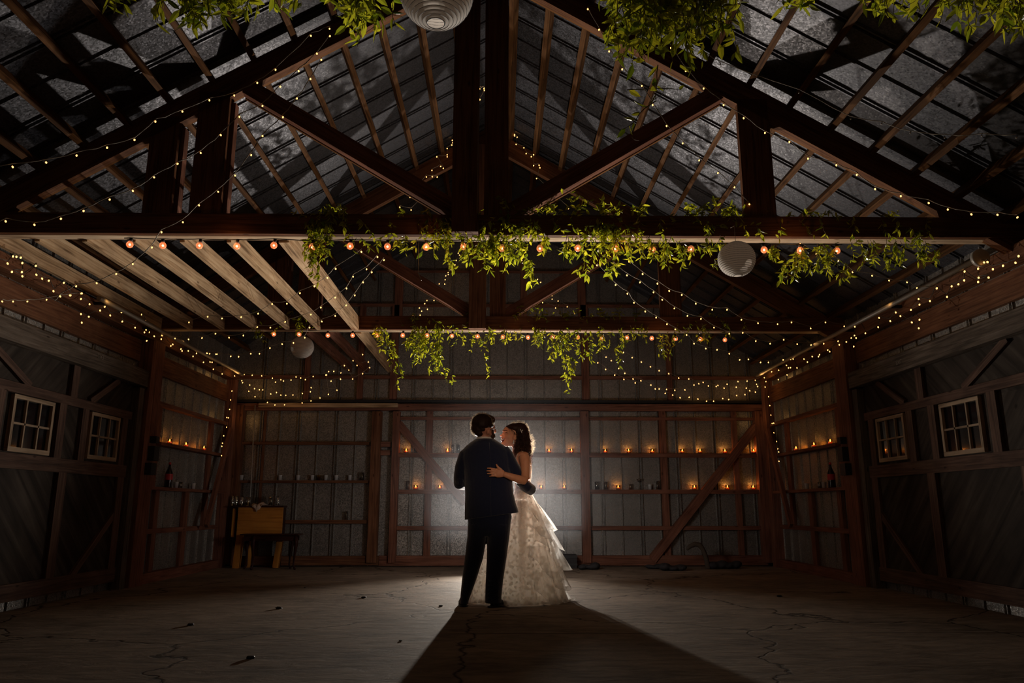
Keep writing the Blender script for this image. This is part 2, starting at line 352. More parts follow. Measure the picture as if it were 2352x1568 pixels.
# back gable wall
wb = MB()
x0 = atY(948, 1000, YB).x; st = .307; off = (x0+W) % (2*st)
ribbed(wb, (-W-.1, YB, 0), (1, 0, 0), 2*W+.2, (0, 0, 1), lambda a: roof_z(a-W-.1)+.02, st, off+.1, .030, (0, -1, 0))
wall_back = tag(wb.build('wall_back', 'steel', fix=False), kind='structure')
def bb(name, x0, y0, x1, y1, dep, mat='redwood', par=None, Y=YB):
    p, q = atY(x0, y0, Y-dep), atY(x1, y1, Y-dep)
    if y1-y0 > x1-x0: ym = (y0+y1)/2; p.x, q.x = atY(x0, ym, Y-dep).x, atY(x1, ym, Y-dep).x
    m = MB(); m.box((p.x, Y-dep, q.z), (q.x, Y-.002, p.z)); return m.build(name, mat, par or wall_back)
def bd(name, x0, y0, x1, y1, wpx, dep, mat='redwood', Y=YB, par=None):
    p, q = atY(x0, y0, Y-dep), atY(x1, y1, Y-dep)
    m = MB(); m.beam(p+Vector((0, dep/2, 0)), q+Vector((0, dep/2, 0)), dep, wpx/1737*Y, (0, 0, 1)); return m.build(name, mat, par or wall_back)
# upper gable framing
bb('girt', 420, 861, 1860, 872, .06); bb('girt', 640, 696, 1690, 706, .06); bb('girt', 770, 620, 1540, 627, .06)
for a, b in ((823, 836), (898, 914), (1335, 1352), (1530, 1541), (700, 712)):
    bb('stud', a, 700 if a != 700 else 770, b, 922, .07)
bb('stud', 907, 628, 925, 735, .07); bb('stud', 1085, 560, 1102, 735, .07); bb('stud', 1195, 560, 1210, 735, .07); bb('stud', 1327, 628, 1345, 735, .07)
bb('track_rail', 535, 917, 1768, 925, .12, 'iron'); bb('header', 535, 926, 1768, 944, .09)
# right-hand bays: shelves made of girts, posts, braces
for a, b, d in ((957, 965, .07), (1040, 1050, .115), (1124, 1134, .115), (1208, 1217, .09)): bb('girt_shelf', 905, a, 1760, b, d)
bb('sill', 870, 1276, 1765, 1298, .10)
for a, b, d, mt in ((848, 870, .14, 'barnwood'), (897, 913, .15, 'redwood'), (1336, 1355, .15, 'redwood'), (1745, 1764, .16, 'redwood')): bb('post', a, 944, b, 1292, d, mt)
for a, b in ((976, 991), (1520, 1535), (1689, 1701)): bb('stud', a, 944, b, 1285, .06)
bd('brace', 915, 972, 1068, 1155, 17, .13); bd('brace', 1749, 965, 1499, 1286, 18, .13)
bb('block', 870, 1014, 897, 1026, .09); bb('block', 870, 1034, 897, 1045, .09)
# left-hand bay
bb('rail_board', 594, 925, 913, 935, .16, 'joist')
for a, b in ((1014, 1021), (1103, 1109), (1194, 1202)): bb('girt_shelf', 535, a, 848, b, .10, 'barnwood')
bb('post', 526, 930, 546, 1295, .16, 'barnwood'); bb('sill', 530, 1277, 870, 1298, .10, 'barnwood')
bb('batten', 596, 936, 602, 1277, .03, 'barnwood')

# side walls with sliding barn doors (the two sides mirror one another)
def side(s, nm):
    w = MB(); X = s*W
    ribbed(w, (X, YF, 0), (0, 1, 0), YB-YF, (0, 0, 1), 3.42, .305, .12, .016, (-s, 0, 0))
    wall = tag(w.build('wall_'+nm, 'steel', fix=False), kind='structure')
    def P(x, y, d=.04): p = atX(x, y, -(W-d)); return p     # measured on the left wall
    def sb(name, y0, z0, y1, z1, d0, d1, mat, par=wall):
        m = MB(); m.box((s*(W-d0), y0, z0), (s*(W-d1), y1, z1)); return m.build(name, mat, par)
    sb('eave_plate', YF, 2.90, YB-.16, 3.03, .0, .15, 'barnwood'); sb('fascia_board', YF, 2.62, 9.02, 2.87, .001, .05, 'barnwood')
    sb('fascia_board', 9.42, 2.55, YB-.17, 2.80, .001, .05, 'barnwood')
    sb('door_header', YF, 2.31, 9.05, 2.50, .002, .16, 'grey'); sb('nailer', YF, 2.505, 9.02, 2.54, .002, .06, 'grey')
    sb('post', 9.08, 0, 9.40, 2.90, .002, .17, 'redwood'); sb('jamb', 8.93, 0, 9.05, 2.29, .002, .13, 'grey')
    sb('post', 12.02, 0, 12.18, 2.90, .002, .15, 'redwood'); 
    sb('rail', 9.42, 2.16, 12.0, 2.21, .002, .10, 'redwood'); sb('girt_shelf', 9.62, 1.665, 12.0, 1.705, .002, .14, 'redwood')
    sb('girt_shelf', 9.42, 1.11, 12.0, 1.15, .002, .14, 'redwood'); sb('rail', 9.42, .58, 12.0, .64, .002, .06, 'redwood'); sb('sill', 9.42, 0, 12.0, .12, .002, .12, 'redwood')
    for y0, y1, z0, z1 in ((9.66, 9.76, 1.15, 2.16), (11.44, 11.56, 0.64, 2.16), (9.80, 9.92, .12, 1.11), (10.72, 10.86, .12, 1.11), (9.42, 9.60, 1.15, 1.70)):
        sb('stud', y0, z0, y1, z1, .002, .05, 'redwood')
    m = MB(); m.beam((s*(W-.15), 12.0, 2.10), (s*(W-.21), 11.15, .64), .05, .10, (0, 0, 1)); m.build('brace', 'redwood', wall)
    for z0, z1, y0, y1 in ((1.45, 1.62, 9.20, 9.34), (1.28, 1.42, 9.16, 9.30), (1.66, 1.74, 9.22, 9.30)): sb('electric_box', y0, z0, y1, z1, .172, .25, 'black')
    # the door: diagonal planks, rails, battens
    d = MB(); bx = W-.045
    nb = 60
    door = MB(); Y0, Y1, Z0, Z1 = 4.3, 8.90, .09, 2.31
    # diagonal plank field cut to the door's rectangle, holes left for the windows
    wins = [(6.73, 7.357, 1.383, 1.888), (8.035, 8.645, 1.40, 1.89)]
    ys = sorted({Y0, Y1, *[w_[0]+.02 for w_ in wins], *[w_[1]-.02 for w_ in wins]}); zs = [Z0, 1.40, 1.87, Z1]
    for (ya, yb) in zip(ys, ys[1:]):
        for (za, zb) in zip(zs, zs[1:]):
            cy, cz = (ya+yb)/2, (za+zb)/2
            if any(w_[0] < cy < w_[1] and w_[2] < cz < w_[3] for w_ in wins): continue
            bmx = door.bm
            vs = [bmx.verts.new((s*(W-.05), a, b)) for a, b in ((ya, za), (yb, za), (yb, zb), (ya, zb))]
            # uv runs along the diagonal so that grain and planks lean
            k = .7071; sg = 1 if cz > 1.9 else -1
            door.face(vs, [((a+sg*b)*k, (a-sg*b)*k*.55) for a, b in ((ya, za), (yb, za), (yb, zb), (ya, zb))])
    dr = tag(door.build('door_1' if s < 0 else 'door_2', 'plank', fix=False), kind='structure')
    def dbx(name, y0, z0, y1, z1, d0=.052, d1=.085, mat='doorwood'): return sb(name, y0, z0, y1, z1, d0, d1, mat, dr)
    dbx('top_rail', Y0, 1.90, Y1, 1.99); dbx('middle_rail', Y0, 1.235, Y1, 1.37); dbx('bottom_rail', Y0, .09, Y1, .24)
    for y in (5.0, 6.22, 7.63, 8.80): dbx('stile', y-.07, .24, y+.07, 1.235)
    for y in (6.55, 7.50, 7.92, 8.76): dbx('window_stile', y-.06, 1.37, y+.06, 1.90)
    dbx('hanger_stile', 7.60, 1.99, 7.72, 2.31); dbx('hanger_stile', 5.3, 1.99, 5.42, 2.31)
    for a, b in (((6.25, 2.31), (6.95, 1.99)), ((8.55, 2.31), (8.0, 1.99))):
        m = MB(); m.beam((s*(W-.066), a[0], a[1]), (s*(W-.066), b[0], b[1]), .03, .07); m.build('brace', 'doorwood', dr)
    m = MB(); m.beam((s*(W-.066), 8.85, .9), (s*(W-.066), 8.0, .2), .03, .07); m.build('brace', 'doorwood', dr)
    for i, (ya, yb, za, zb) in enumerate(wins):
        n_ = 1+i+(0 if s < 0 else 2); fr = MB(); t = .035
        D0, D1 = W-.045, W-.086
        def wx(a, b, c, e): fr.box((s*D0, a, c), (s*D1, b, e))
        wx(ya, yb, za, za+t*1.2); wx(ya, yb, zb-t, zb); wx(ya, ya+t, za+t*1.2, zb-t); wx(yb-t, yb, za+t*1.2, zb-t)
        win = tag(fr.build('window_%d' % n_, 'white'), kind='structure')
        mu = MB()
        for q in (1/3, 2/3): yy = ya+(yb-ya)*q; mu.box((s*D0, yy-.009, za+t), (s*(D1+.008), yy+.009, zb-t))
        zz = (za+zb)/2; mu.box((s*D0, ya+t, zz-.009), (s*(D1+.008), yb-t, zz+.009)); mu.build('muntins', 'white', win)
        g = MB(); g.box((s*(W-.052), ya+.02, za+.02), (s*(W-.056), yb-.02, zb-.02)); g.build('pane', 'pane', win)
    return wall, dr
MAT['plank'] = wood('diagonal_door_planks', (.020, .014, .011), (.045, .034, .027), (.085, .068, .055), gs=.42, bump=.8)
side(-1, 'left'); side(1, 'right')

# faint capitals painted on both door headers (one side the mirror image of the other)
MAT['faint'] = simple('faded_paint', (.24, .20, .165), .8)
for s, nm, px, py in ((1, 'wall_right', 2083, 838), (-1, 'wall_left', 213, 826)):
    cu = bpy.data.curves.new('letters', 'FONT'); cu.body = 'EXIT'; cu.size = .062; cu.extrude = .0008; tmp = bpy.data.objects.new('tmp', cu); C.objects.link(tmp)
    me = bpy.data.meshes.new_from_object(tmp); bpy.data.objects.remove(tmp); me.materials.append(MAT['faint'])
    o = bpy.data.objects.new('painted_letters', me); C.objects.link(o); o.parent = bpy.data.objects[nm]
    q = atX(2058 if s > 0 else 238, py, s*(W-.163)); q.x = s*(W-.1625)
    if s < 0: q.y += 0
    o.matrix_world = Matrix(((0, 0, -1, q.x), (-1, 0, 0, q.y), (0, 1, 0, q.z), (0, 0, 0, 1)))
# door-track pipes under the eaves, with a round end cap
for s, lb in ((-1, 'left'), (1, 'right')):
    px_ = s*(W-.30); e = empty('track_pipe', (px_, 6.0, 2.98)); tag(e, 'long grey metal pipe running under the %s eave, wound with fairy lights' % lb, 'pipe')
    y0_ = 6.13 if s > 0 else 7.5; MB().tube([(px_, y0_, 2.985), (px_, 11.9, 2.96)], .026, 10).build('pipe', 'pipe', e)
    if s > 0: MB().tube([(px_, 6.09, 2.985), (px_, 6.13, 2.985)], .075, 18).build('end_cap', 'pipe', e)
    for y in (7.7, 8.8, 10.0, 11.2): MB().box((s*(W-.152), y-.015, 2.965), (s*(W-.285), y+.015, 2.995)).build('bracket', 'iron', e)

# ------------------------------------------------------------ trusses
T0 = 5.9
def truss_at(Yt):
    e = empty('roof_truss', (RC, T0+.08, 3.09))
    def P(x, y, dy=0): return atY(x, y, T0)
    def vpost(name, xa, xb, yr, ztop, zbot, ya, yb, mat='barnwood'):
        a, b = P(xa, yr).x, P(xb, yr).x; MB().box((a, ya, zbot), (b, yb, ztop)).build(name, mat, e)
    MB().box((-W, T0, 3.092), (W, T0+.05, 3.268)).build('tie_beam', 'barnwood', e); MB().beam((-W, T0+.107, 3.177), (W, T0+.107, 3.177), .106, .175, jag=.004).build('tie_plank', 'flashlit_wood', e)
    zc = lambda x: 5.635-.6*abs(x-RC)
    for s in (-1, 1):
        m = MB(); a, b = Vector((RC+s*.0, T0+.05, 5.635+.12)), Vector((s*(W-.02), T0+.05, zc(s*(W-.02))+.12)); m.beam(a, b, .07, .22); m.build('top_chord', 'barnwood', e)
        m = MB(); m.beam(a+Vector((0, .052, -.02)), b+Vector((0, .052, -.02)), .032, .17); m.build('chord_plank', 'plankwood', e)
    vpost('king_post', 1040, 1100, 400, 5.60, 3.094, T0-.07, T0-.003)
    vpost('king_post', 1112, 1168, 400, 5.55, 3.27, T0+.02, T0+.14)
    for xa, xb, tp in ((430, 503, 4.36), (1712, 1784, 4.22), (322, 388, 3.95)):
        a = P(xa, 495).x; b = P(xb, 495).x; MB().box((a, T0+.015, 3.27), (b, T0+.07, zc((a+b)/2)+.12)).build('side_post', 'barnwood', e)
        MB().box((a+(b-a)*.35, T0+.075, 3.27), (b+.03, T0+.155, zc((a+b)/2)+.05)).build('side_post', 'redwood', e)
    for (x0, y0, x1, y1) in ((560, 190, 1048, 478), (1655, 205, 1166, 486)):
        p, q = P(x0, y0), P(x1, y1); dd = Vector((0, .075, 0)); MB().beam(p+dd, q+dd, .09, .14, (0, 0, 1)).build('brace', 'redwood', e)
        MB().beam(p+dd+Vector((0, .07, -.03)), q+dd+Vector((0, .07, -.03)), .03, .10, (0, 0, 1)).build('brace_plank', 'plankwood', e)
    return e
tr1 = truss_at(T0)
SP = 3.4
tr2 = copy_tree(tr1); tr2.location.y += SP; tr0 = copy_tree(tr1); tr0.location.y -= SP
tag(tr1, 'nearest full timber roof truss whose tie beam crosses the upper middle of the photo', 'truss', 'timber roof trusses')
tag(tr2, 'second, farther timber roof truss behind the nearest one, above the couple', 'truss', 'timber roof trusses')
tag(tr0, 'timber truss right overhead at the front, only its hanging greenery and shadow showing', 'truss', 'timber roof trusses')

o = MB().tube([atY(1098, 205, 5.80), atY(1098, 350, 5.80), atY(1096, 490, 5.80)], .0022, 5).build('power_cord', 'cord', loc=atY(1098, 205, 5.80)); tag(o, 'thin pale cord hanging down the front of the near king post', 'cord')
o = MB().tube([atY(962, 555, 5.9), atY(961, 600, 5.9), atY(962, 630, 5.9), atY(968, 644, 5.9)], .0028, 5).build('hanging_wire', 'pipe', loc=atY(962, 555, 5.9)); tag(o, 'stiff wire hanging from the near tie beam above the groom, left of the greenery', 'wire')
# loft joists on the left between the two trusses
jx = [(640, 'widest and palest loft joist, ending in greenery at the near truss'),
      (531, 'loft joist beside the palest one, first to its left'), (424, 'loft joist second to the left of the palest one'),
      (311, 'loft joist third to the left of the palest one'), (200, 'warm brown loft joist fourth to the left of the palest one'),
      (90, 'loft joist fifth to the left of the palest one'), (-18, 'loft joist sixth to the left of the palest one'),
      (-110, 'dark loft joist closest to the left wall')]
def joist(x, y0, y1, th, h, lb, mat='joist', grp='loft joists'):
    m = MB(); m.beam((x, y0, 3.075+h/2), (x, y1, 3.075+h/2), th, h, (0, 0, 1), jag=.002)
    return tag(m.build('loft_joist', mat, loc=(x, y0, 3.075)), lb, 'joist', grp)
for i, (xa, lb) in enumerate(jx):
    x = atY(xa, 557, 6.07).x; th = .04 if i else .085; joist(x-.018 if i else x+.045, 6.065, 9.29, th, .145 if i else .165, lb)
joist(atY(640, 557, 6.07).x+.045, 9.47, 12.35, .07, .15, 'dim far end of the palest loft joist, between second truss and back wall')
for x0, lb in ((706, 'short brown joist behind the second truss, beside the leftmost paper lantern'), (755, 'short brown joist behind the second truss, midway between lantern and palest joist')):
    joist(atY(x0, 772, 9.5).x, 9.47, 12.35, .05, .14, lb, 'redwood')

# ============================================================ THE COUPLE
def cloth(name, col, rough=.85, sheen=.3, trans=0, bump=.2, sc=400):
    m = bpy.data.materials.new(name); nt, p, N = nodes(m); L = nt.links.new
    p.inputs['Base Color'].default_value = (*col, 1); p.inputs['Roughness'].default_value = rough; p.inputs['Sheen Weight'].default_value = sheen; p.inputs['Specular IOR Level'].default_value = .2
    tc = N('ShaderNodeTexCoord'); no = N('ShaderNodeTexNoise'); no.inputs['Scale'].default_value = sc; L(tc.outputs['Object'], no.inputs['Vector'])
    n2 = N('ShaderNodeTexNoise'); n2.inputs['Scale'].default_value = 9; n2.inputs['Detail'].default_value = 4; L(tc.outputs['Object'], n2.inputs['Vector'])
    ad = N('ShaderNodeMath', operation='MULTIPLY_ADD'); ad.inputs[1].default_value = 6; L(n2.outputs[0], ad.inputs[0]); L(no.outputs[0], ad.inputs[2])
    b = N('ShaderNodeBump'); b.inputs['Strength'].default_value = bump; b.inputs['Distance'].default_value = .004; L(ad.outputs[0], b.inputs['Height']); L(b.outputs[0], p.inputs['Normal'])
    return m
MAT['navy'] = cloth('navy_wool_suit', (.010, .015, .045), .9, .6, bump=.5)
MAT['shirt'] = cloth('white_shirt', (.8, .78, .76))
MAT['shoe'] = simple('black_leather', (.01, .008, .008), .35)
def skin(name, col):
    m = bpy.data.materials.new(name); nt, p, N = nodes(m); L = nt.links.new
    no = N('ShaderNodeTexNoise'); no.inputs['Scale'].default_value = 18; r = N('ShaderNodeValToRGB'); e = r.color_ramp.elements
    e[0].color = (col[0]*.82, col[1]*.72, col[2]*.7, 1); e[1].color = (*col, 1); L(no.outputs[0], r.inputs[0]); L(r.outputs[0], p.inputs['Base Color'])
    p.inputs['Roughness'].default_value = .5; p.inputs['Subsurface Weight'].default_value = .25; p.inputs['Subsurface Radius'].default_value = (.02, .007, .004); p.inputs['Subsurface Scale'].default_value = .5
    return m
MAT['skinm'] = skin('skin_ruddy', (.62, .30, .20)); MAT['skinf'] = skin('skin_warm', (.74, .36, .21))
def hairmat(name, a, b, mixf=.3, ro=.55):
    m = bpy.data.materials.new(name); nt, p, N = nodes(m); L = nt.links.new
    g = N('ShaderNodeNewGeometry'); r = N('ShaderNodeValToRGB'); r.color_ramp.elements[0].color = (*a, 1); r.color_ramp.elements[1].color = (*b, 1); L(g.outputs['Random Per Island'], r.inputs[0]); L(r.outputs[0], p.inputs['Base Color'])
    p.inputs['Roughness'].default_value = ro; p.inputs['Specular IOR Level'].default_value = .35
    t = N('ShaderNodeBsdfTranslucent'); t.inputs[0].default_value = (min(.95, b[0]*5), min(.85, b[1]*5), min(.7, b[2]*5), 1); mx = N('ShaderNodeMixShader'); mx.inputs[0].default_value = mixf
    L(p.outputs[0], mx.inputs[1]); L(t.outputs[0], mx.inputs[2]); L(mx.outputs[0], nt.nodes['Material Output'].inputs[0]); return m
MAT['rim_fuzz'] = hairmat('painted_rim_hair', (.25, .14, .08), (.60, .40, .26), .6); MAT['hairm'] = hairmat('short_brown_hair', (.018, .008, .004), (.05, .022, .010)); MAT['hairf'] = hairmat('dark_curly_hair', (.022, .010, .007), (.08, .034, .022))  # outline strands far paler than the hair: rim light put into their colour
def lace(name, alpha, tr, base=(.86, .77, .66), sc=22):
    m = bpy.data.materials.new(name); m.use_nodes = True; nt = m.node_tree; nt.nodes.clear(); N = lambda t, **k: _n(nt, t, k); L = nt.links.new
    o = N('ShaderNodeOutputMaterial'); tc = N('ShaderNodeTexCoord')
    v = N('ShaderNodeTexVoronoi', feature='SMOOTH_F1'); v.inputs['Scale'].default_value = sc; n = N('ShaderNodeTexNoise'); n.inputs['Scale'].default_value = sc*.7; n.inputs['Detail'].default_value = 3; n.inputs['Distortion'].default_value = 2
    L(tc.outputs['Object'], v.inputs['Vector']); L(tc.outputs['Object'], n.inputs['Vector'])
    ml = N('ShaderNodeMath', operation='MULTIPLY'); L(v.outputs['Distance'], ml.inputs[0]); L(n.outputs[0], ml.inputs[1])
    r = N('ShaderNodeValToRGB'); e = r.color_ramp.elements; e[0].position = .13; e[0].color = (1, 1, 1, 1); e[1].position = .22; e[1].color = (.0, .0, .0, 1); L(ml.outputs[0], r.inputs[0])
    d = N('ShaderNodeBsdfDiffuse'); d.inputs[0].default_value = (*base, 1); t = N('ShaderNodeBsdfTranslucent'); t.inputs[0].default_value = (*base, 1); x = N('ShaderNodeBsdfTransparent')
    m1 = N('ShaderNodeMixShader'); m1.inputs[0].default_value = tr; L(d.outputs[0], m1.inputs[1]); L(t.outputs[0], m1.inputs[2])
    mr = N('ShaderNodeMapRange'); mr.inputs['To Min'].default_value = alpha; mr.inputs['To Max'].default_value = min(1, alpha+.42); L(r.outputs[0], mr.inputs['Value'])
    m2 = N('ShaderNodeMixShader'); L(mr.outputs[0], m2.inputs[0]); L(x.outputs[0], m2.inputs[1]); L(m1.outputs[0], m2.inputs[2]); L(m2.outputs[0], o.inputs[0]); return m
MAT['lace'] = lace('ivory_lace', .5, .5, (.94, .90, .85), 30); MAT['organza'] = lace('sheer_organza', .42, .55, (.96, .94, .91), 12); MAT['lining'] = cloth('ivory_lining', (.72, .60, .48)); MAT['tulle'] = lace('ivory_tulle', .88, .6, (.93, .89, .83), 30); MAT['lace2'] = lace('ivory_lace_bodice', .8, .3)

def smooth_solid(o, voxel, it=4, f=.6):
    r = o.modifiers.new('remesh', 'REMESH'); r.mode = 'VOXEL'; r.voxel_size = voxel; r.use_smooth_shade = True
    if it: s = o.modifiers.new('smooth', 'SMOOTH'); s.iterations = it; s.factor = f
    return o
def sec(y, xl, xr, Y, dep, yr=None, dY=0):
    a = atY(xl, y, Y); b = atY(xr, yr if yr is not None else y, Y); c = (a+b)/2
    return (c, (b-a)/2+Vector((0, dY, 0)), Vector((0, dep/2, 0)))
def pp(lst, Y=None): return [atY(p[0], p[1], p[2] if len(p) > 2 else Y) for p in lst]

# ---- the man
YM = 7.40
man = empty('person', atZ(1118, 1390, 0)); tag(man, 'man in a dark navy suit and glasses, back to us, holding the bride', 'person')
b = MB()
hc = atY(1108, 977, YM)
b.ell(hc, (.098, .105, .115)); b.ell(atY(1117, 985, YM+.05), (.078, .075, .10)); b.ell(atY(1123, 997, YM+.06), (.055, .06, .062))
b.ell(atY(1131, 984, YM+.075), (.028, .03, .05)); b.ell(atY(1137, 990, YM+.115), (.016, .02, .022)); b.ell(atY(1130, 1003, YM+.08), (.032, .03, .028))
b.tube(pp([(1112, 988), (1112, 1003), (1113, 1022)], YM), [.058, .058, .07], 16)
ea = atY(1121.5, 990.5, YM-.078); b.ell(ea, (.020, .016, .031), Euler((0, .12, -.35)))
b.ell(atY(1120, 996, YM-.01), (.040, .060, .035))
b.ell(atY(1114, 1050, YM), (.17, .09, .09)); b.loft([sec(1050, 1076, 1160, YM, .17), sec(1120, 1082, 1162, YM, .15), sec(1190, 1084, 1164, YM, .14)])
# hands reaching round her (mostly hidden): left hand in front, right hand behind her back
hl = pp([(1056, 1114, YM+.05), (1080, 1114, YM+.26), (1098, 1112, YM+.30)]); b.tube(hl, [.04, .028, .035], 12)
for k in range(4): q = hl[2]+Vector((.03, .0, .022-.015*k)); b.tube([q, q+Vector((.045, .02, -.005)), q+Vector((.075, .035, -.012))], [.010, .0095, .008], 8)
b.tube([hl[2]+Vector((0, 0, .02)), hl[2]+Vector((.02, -.01, .05)), hl[2]+Vector((.045, 0, .065))], [.012, .011, .009], 8)
hr = pp([(1190, 1096, YM+.03), (1222, 1126, YM+.10), (1224, 1124, YM+.24)]); b.tube(hr, [.045, .03, .032], 12)
for k in range(4): q = hr[2]+Vector((-.005, .03, .024-.016*k)); b.tube([q, q+Vector((-.02, .045, 0)), q+Vector((-.05, .07, 0))], [.010, .0095, .008], 8)
b.tube([hr[2], hr[2]+Vector((-.02, .02, .035)), hr[2]+Vector((-.04, .05, .05))], [.012, .011, .009], 8)
for xs in (((1098, 1200), (1089, 1281), (1078, 1331), (1067, 1378)), ((1146, 1200), (1140, 1281), (1136, 1331), (1133, 1378))): b.tube(pp(xs, YM), [.065, .05, .035, .028], 14)
smooth_solid(b.build('body', 'skinm', man), .006, 3)
# ear shell
eb = MB(); eb.tube([ea+Vector((.002+.014*cos(t), -.012-.004*cos(t), .026*sin(t))) for t in [radians(d) for d in range(-70, 230, 25)]], .0045, 6); eb.build('ear_rim', 'skinm', man)
# hair
h = MB(); h.ell(hc+Vector((-.004, -.006, .016)), (.106, .112, .100)); h.ell(atY(1099, 983, YM-.02), (.074, .08, .080)); h.ell(atY(1101.5, 993.5, YM-.035), (.048, .05, .040)); h.ell(atY(1120, 966, YM+.03), (.078, .085, .060)); h.ell(atY(1109, 986, YM-.055), (.036, .045, .030)); h.ell(atY(1127, 977, YM+.0), (.030, .06, .025))
hr_ = smooth_solid(h.build('hair', 'hairm', man), .006, 3)
def strands(center, rad, n, ln, r, cond=lambda d: True, droop=.0, seed=3, curl=.0):
    rn = random.Random(seed); m = MB()
    for i in range(n):
        d = Vector((rn.gauss(0, 1), rn.gauss(0, 1), rn.gauss(0, 1))).normalized()
        if not cond(d): continue
        p = center+Vector((d.x*rad[0], d.y*rad[1], d.z*rad[2])); sw = Vector((rn.uniform(-1, 1), rn.uniform(-1, 1), rn.uniform(-1, 1))).normalized()
        l = ln*rn.uniform(.5, 1.2); pts = [p]; q = p.copy(); v = (d+sw*.9).normalized()
        for k in range(3): q = q+v*(l/3); v = (v+sw*curl+Vector((0, 0, -droop))).normalized(); pts.append(q.copy())
        m.tube(pts, [r, r, r*.8, r*.4], 3, cap=False)
    return m
strands(hc+Vector((-.004, -.006, .012)), (.106, .110, .106), 2600, .020, .0008, lambda d: d.z > -.1 and d.y > -.45 and not (d.x > .75 and d.y > .2), curl=.5).build('hair_strands', 'rim_fuzz', hr_)
strands(atY(1101, 984, YM-.02), (.080, .078, .083), 1000, .016, .0008, lambda d: d.x < -.55 and d.y > -.6, curl=.4, seed=5).build('hair_strands', 'rim_fuzz', hr_)
# beard and glasses
bd_ = MB(); bd_.ell(atY(1129.5, 1002, YM+.055), (.036, .056, .040)); bd_.ell(atY(1133, 1004, YM+.085), (.024, .034, .034)); bd_.ell(atY(1131, 992, YM+.025), (.014, .030, .035))
smooth_solid(bd_.build('beard', 'hairm', man), .005, 2)
g = MB(); gc = atY(1138.5, 985.5, YM+.13)
g.tube([gc+Vector((.004*cos(t), .026*cos(t), .021*sin(t))) for t in [2*pi*k/16 for k in range(17)]], .0022, 6); g.tube([ea+Vector((.0, -.004, .022)), ea+Vector((.045, .04, .026)), gc+Vector((0, -.026, .008))], .0022, 6)
gl = g.build('glasses', 'iron', man); lm = MB(); lm.loft([(gc+Vector((e, 0, 0)), Vector((0, .025, 0)), Vector((0, 0, .020))) for e in (0, .0015)], 18); lm.build('lens', 'clear', gl)
# shirt collar
c_ = MB(); c_.loft([sec(1013, 1092, 1134, YM+.005, .155), sec(1009.5, 1093.5, 1131, YM+.005, .150), sec(1003.0, 1096.5, 1127.5, YM+.01, .133), sec(1003.0, 1098, 1126, YM+.01, .124)], 24, cap=False); c_.build('shirt_collar', 'shirt', man)
# jacket
j = MB()
j.loft([sec(1007.5, 1092, 1136, YM, .165), sec(1011, 1088, 1140, YM-.002, .18), sec(1016, 1080, 1148, YM-.004, .20), sec(1024, 1070, 1160, YM-.006, .22), sec(1034, 1061, 1169, YM-.008, .235), sec(1052, 1058, 1174, YM-.01, .25), sec(1078, 1063, 1175, YM-.01, .255),
        sec(1105, 1067, 1177, YM-.008, .25), sec(1135, 1068, 1180, YM-.006, .245), sec(1160, 1067.5, 1185, YM-.004, .25, 1156), sec(1182, 1067, 1189.5, YM, .26, 1168), sec(1193.5, 1067, 1191.5, YM, .26, 1176.5)], 32)
j.tube(pp([(1086, 1030, YM), (1068, 1045, YM), (1059, 1072, YM+.0), (1055, 1098, YM+.01), (1055.5, 1110, YM+.03), (1066, 1113, YM+.14), (1078, 1114, YM+.23)]), [.050, .062, .060, .056, .058, .052, .045], 18)
j.tube(pp([(1154, 1032, YM), (1165, 1047, YM), (1175, 1066, YM-.005), (1187, 1087, YM), (1198, 1105, YM+.02), (1212, 1119, YM+.055), (1219, 1124, YM+.10), (1221, 1124, YM+.18)]), [.062, .066, .062, .062, .060, .055, .055, .045], 18)
# sleeve folds, centre back seam and vents
for t in range(3): j.tube(pp([(1047, 1098+t*6, YM-.02), (1055, 1100+t*6, YM-.048), (1064, 1104+t*5, YM-.03)]), .008, 8)
smooth_solid(j.build('jacket', 'navy', man), .0065, 5, .55)
sm = MB(); sm.tube(pp([(1124, 1016, YM-.108), (1126, 1050, YM-.137), (1126, 1100, YM-.135), (1127, 1150, YM-.13), (1128, 1186, YM-.132)]), .0022, 6)
cl_ = [atY(1096+i*4, 1012.5-2.2*sin(pi*i/9), YM-.088-.02*sin(pi*i/9)) for i in range(10)]; sm.tube(cl_, .0035, 6); sm.build('jacket_seam', 'navy', man)
# trousers
t = MB()
t.loft([sec(1150, 1078, 1166, YM, .19), sec(1186, 1073, 1176, YM+.0, .21), sec(1202, 1075, 1173, YM, .21), sec(1216, 1076, 1171, YM, .20), sec(1231, 1088, 1158, YM, .13)], 24)
t.loft([sec(1205, 1074, 1122, YM+.01, .20), sec(1235, 1073, 1118, YM+.01, .19), sec(1281, 1067.5, 1110, YM+.02, .165), sec(1331, 1061, 1094, YM+.02, .145), sec(1378, 1056.5, 1077, YM+.01, .125), sec(1386, 1056, 1076, YM+.0, .13)], 20)
t.loft([sec(1205, 1118, 1173, YM, .20), sec(1235, 1118.5, 1170, YM-.005, .19), sec(1281, 1118, 1163.5, YM-.01, .17), sec(1331, 1115.5, 1156, YM-.02, .155), sec(1370, 1114, 1152, YM-.03, .15), sec(1384, 1114, 1152, YM-.035, .155)], 20)
for k in range(5): t.tube(pp([(1060+k*.5, 1366-k*9, YM-.04), (1074+k, 1369-k*9, YM-.045)]), .005, 8); t.tube(pp([(1118, 1374-k*10, YM-.098), (1146, 1378-k*10, YM-.095)]), .005, 8)
smooth_solid(t.build('trousers', 'navy', man), .0065, 4, .55)
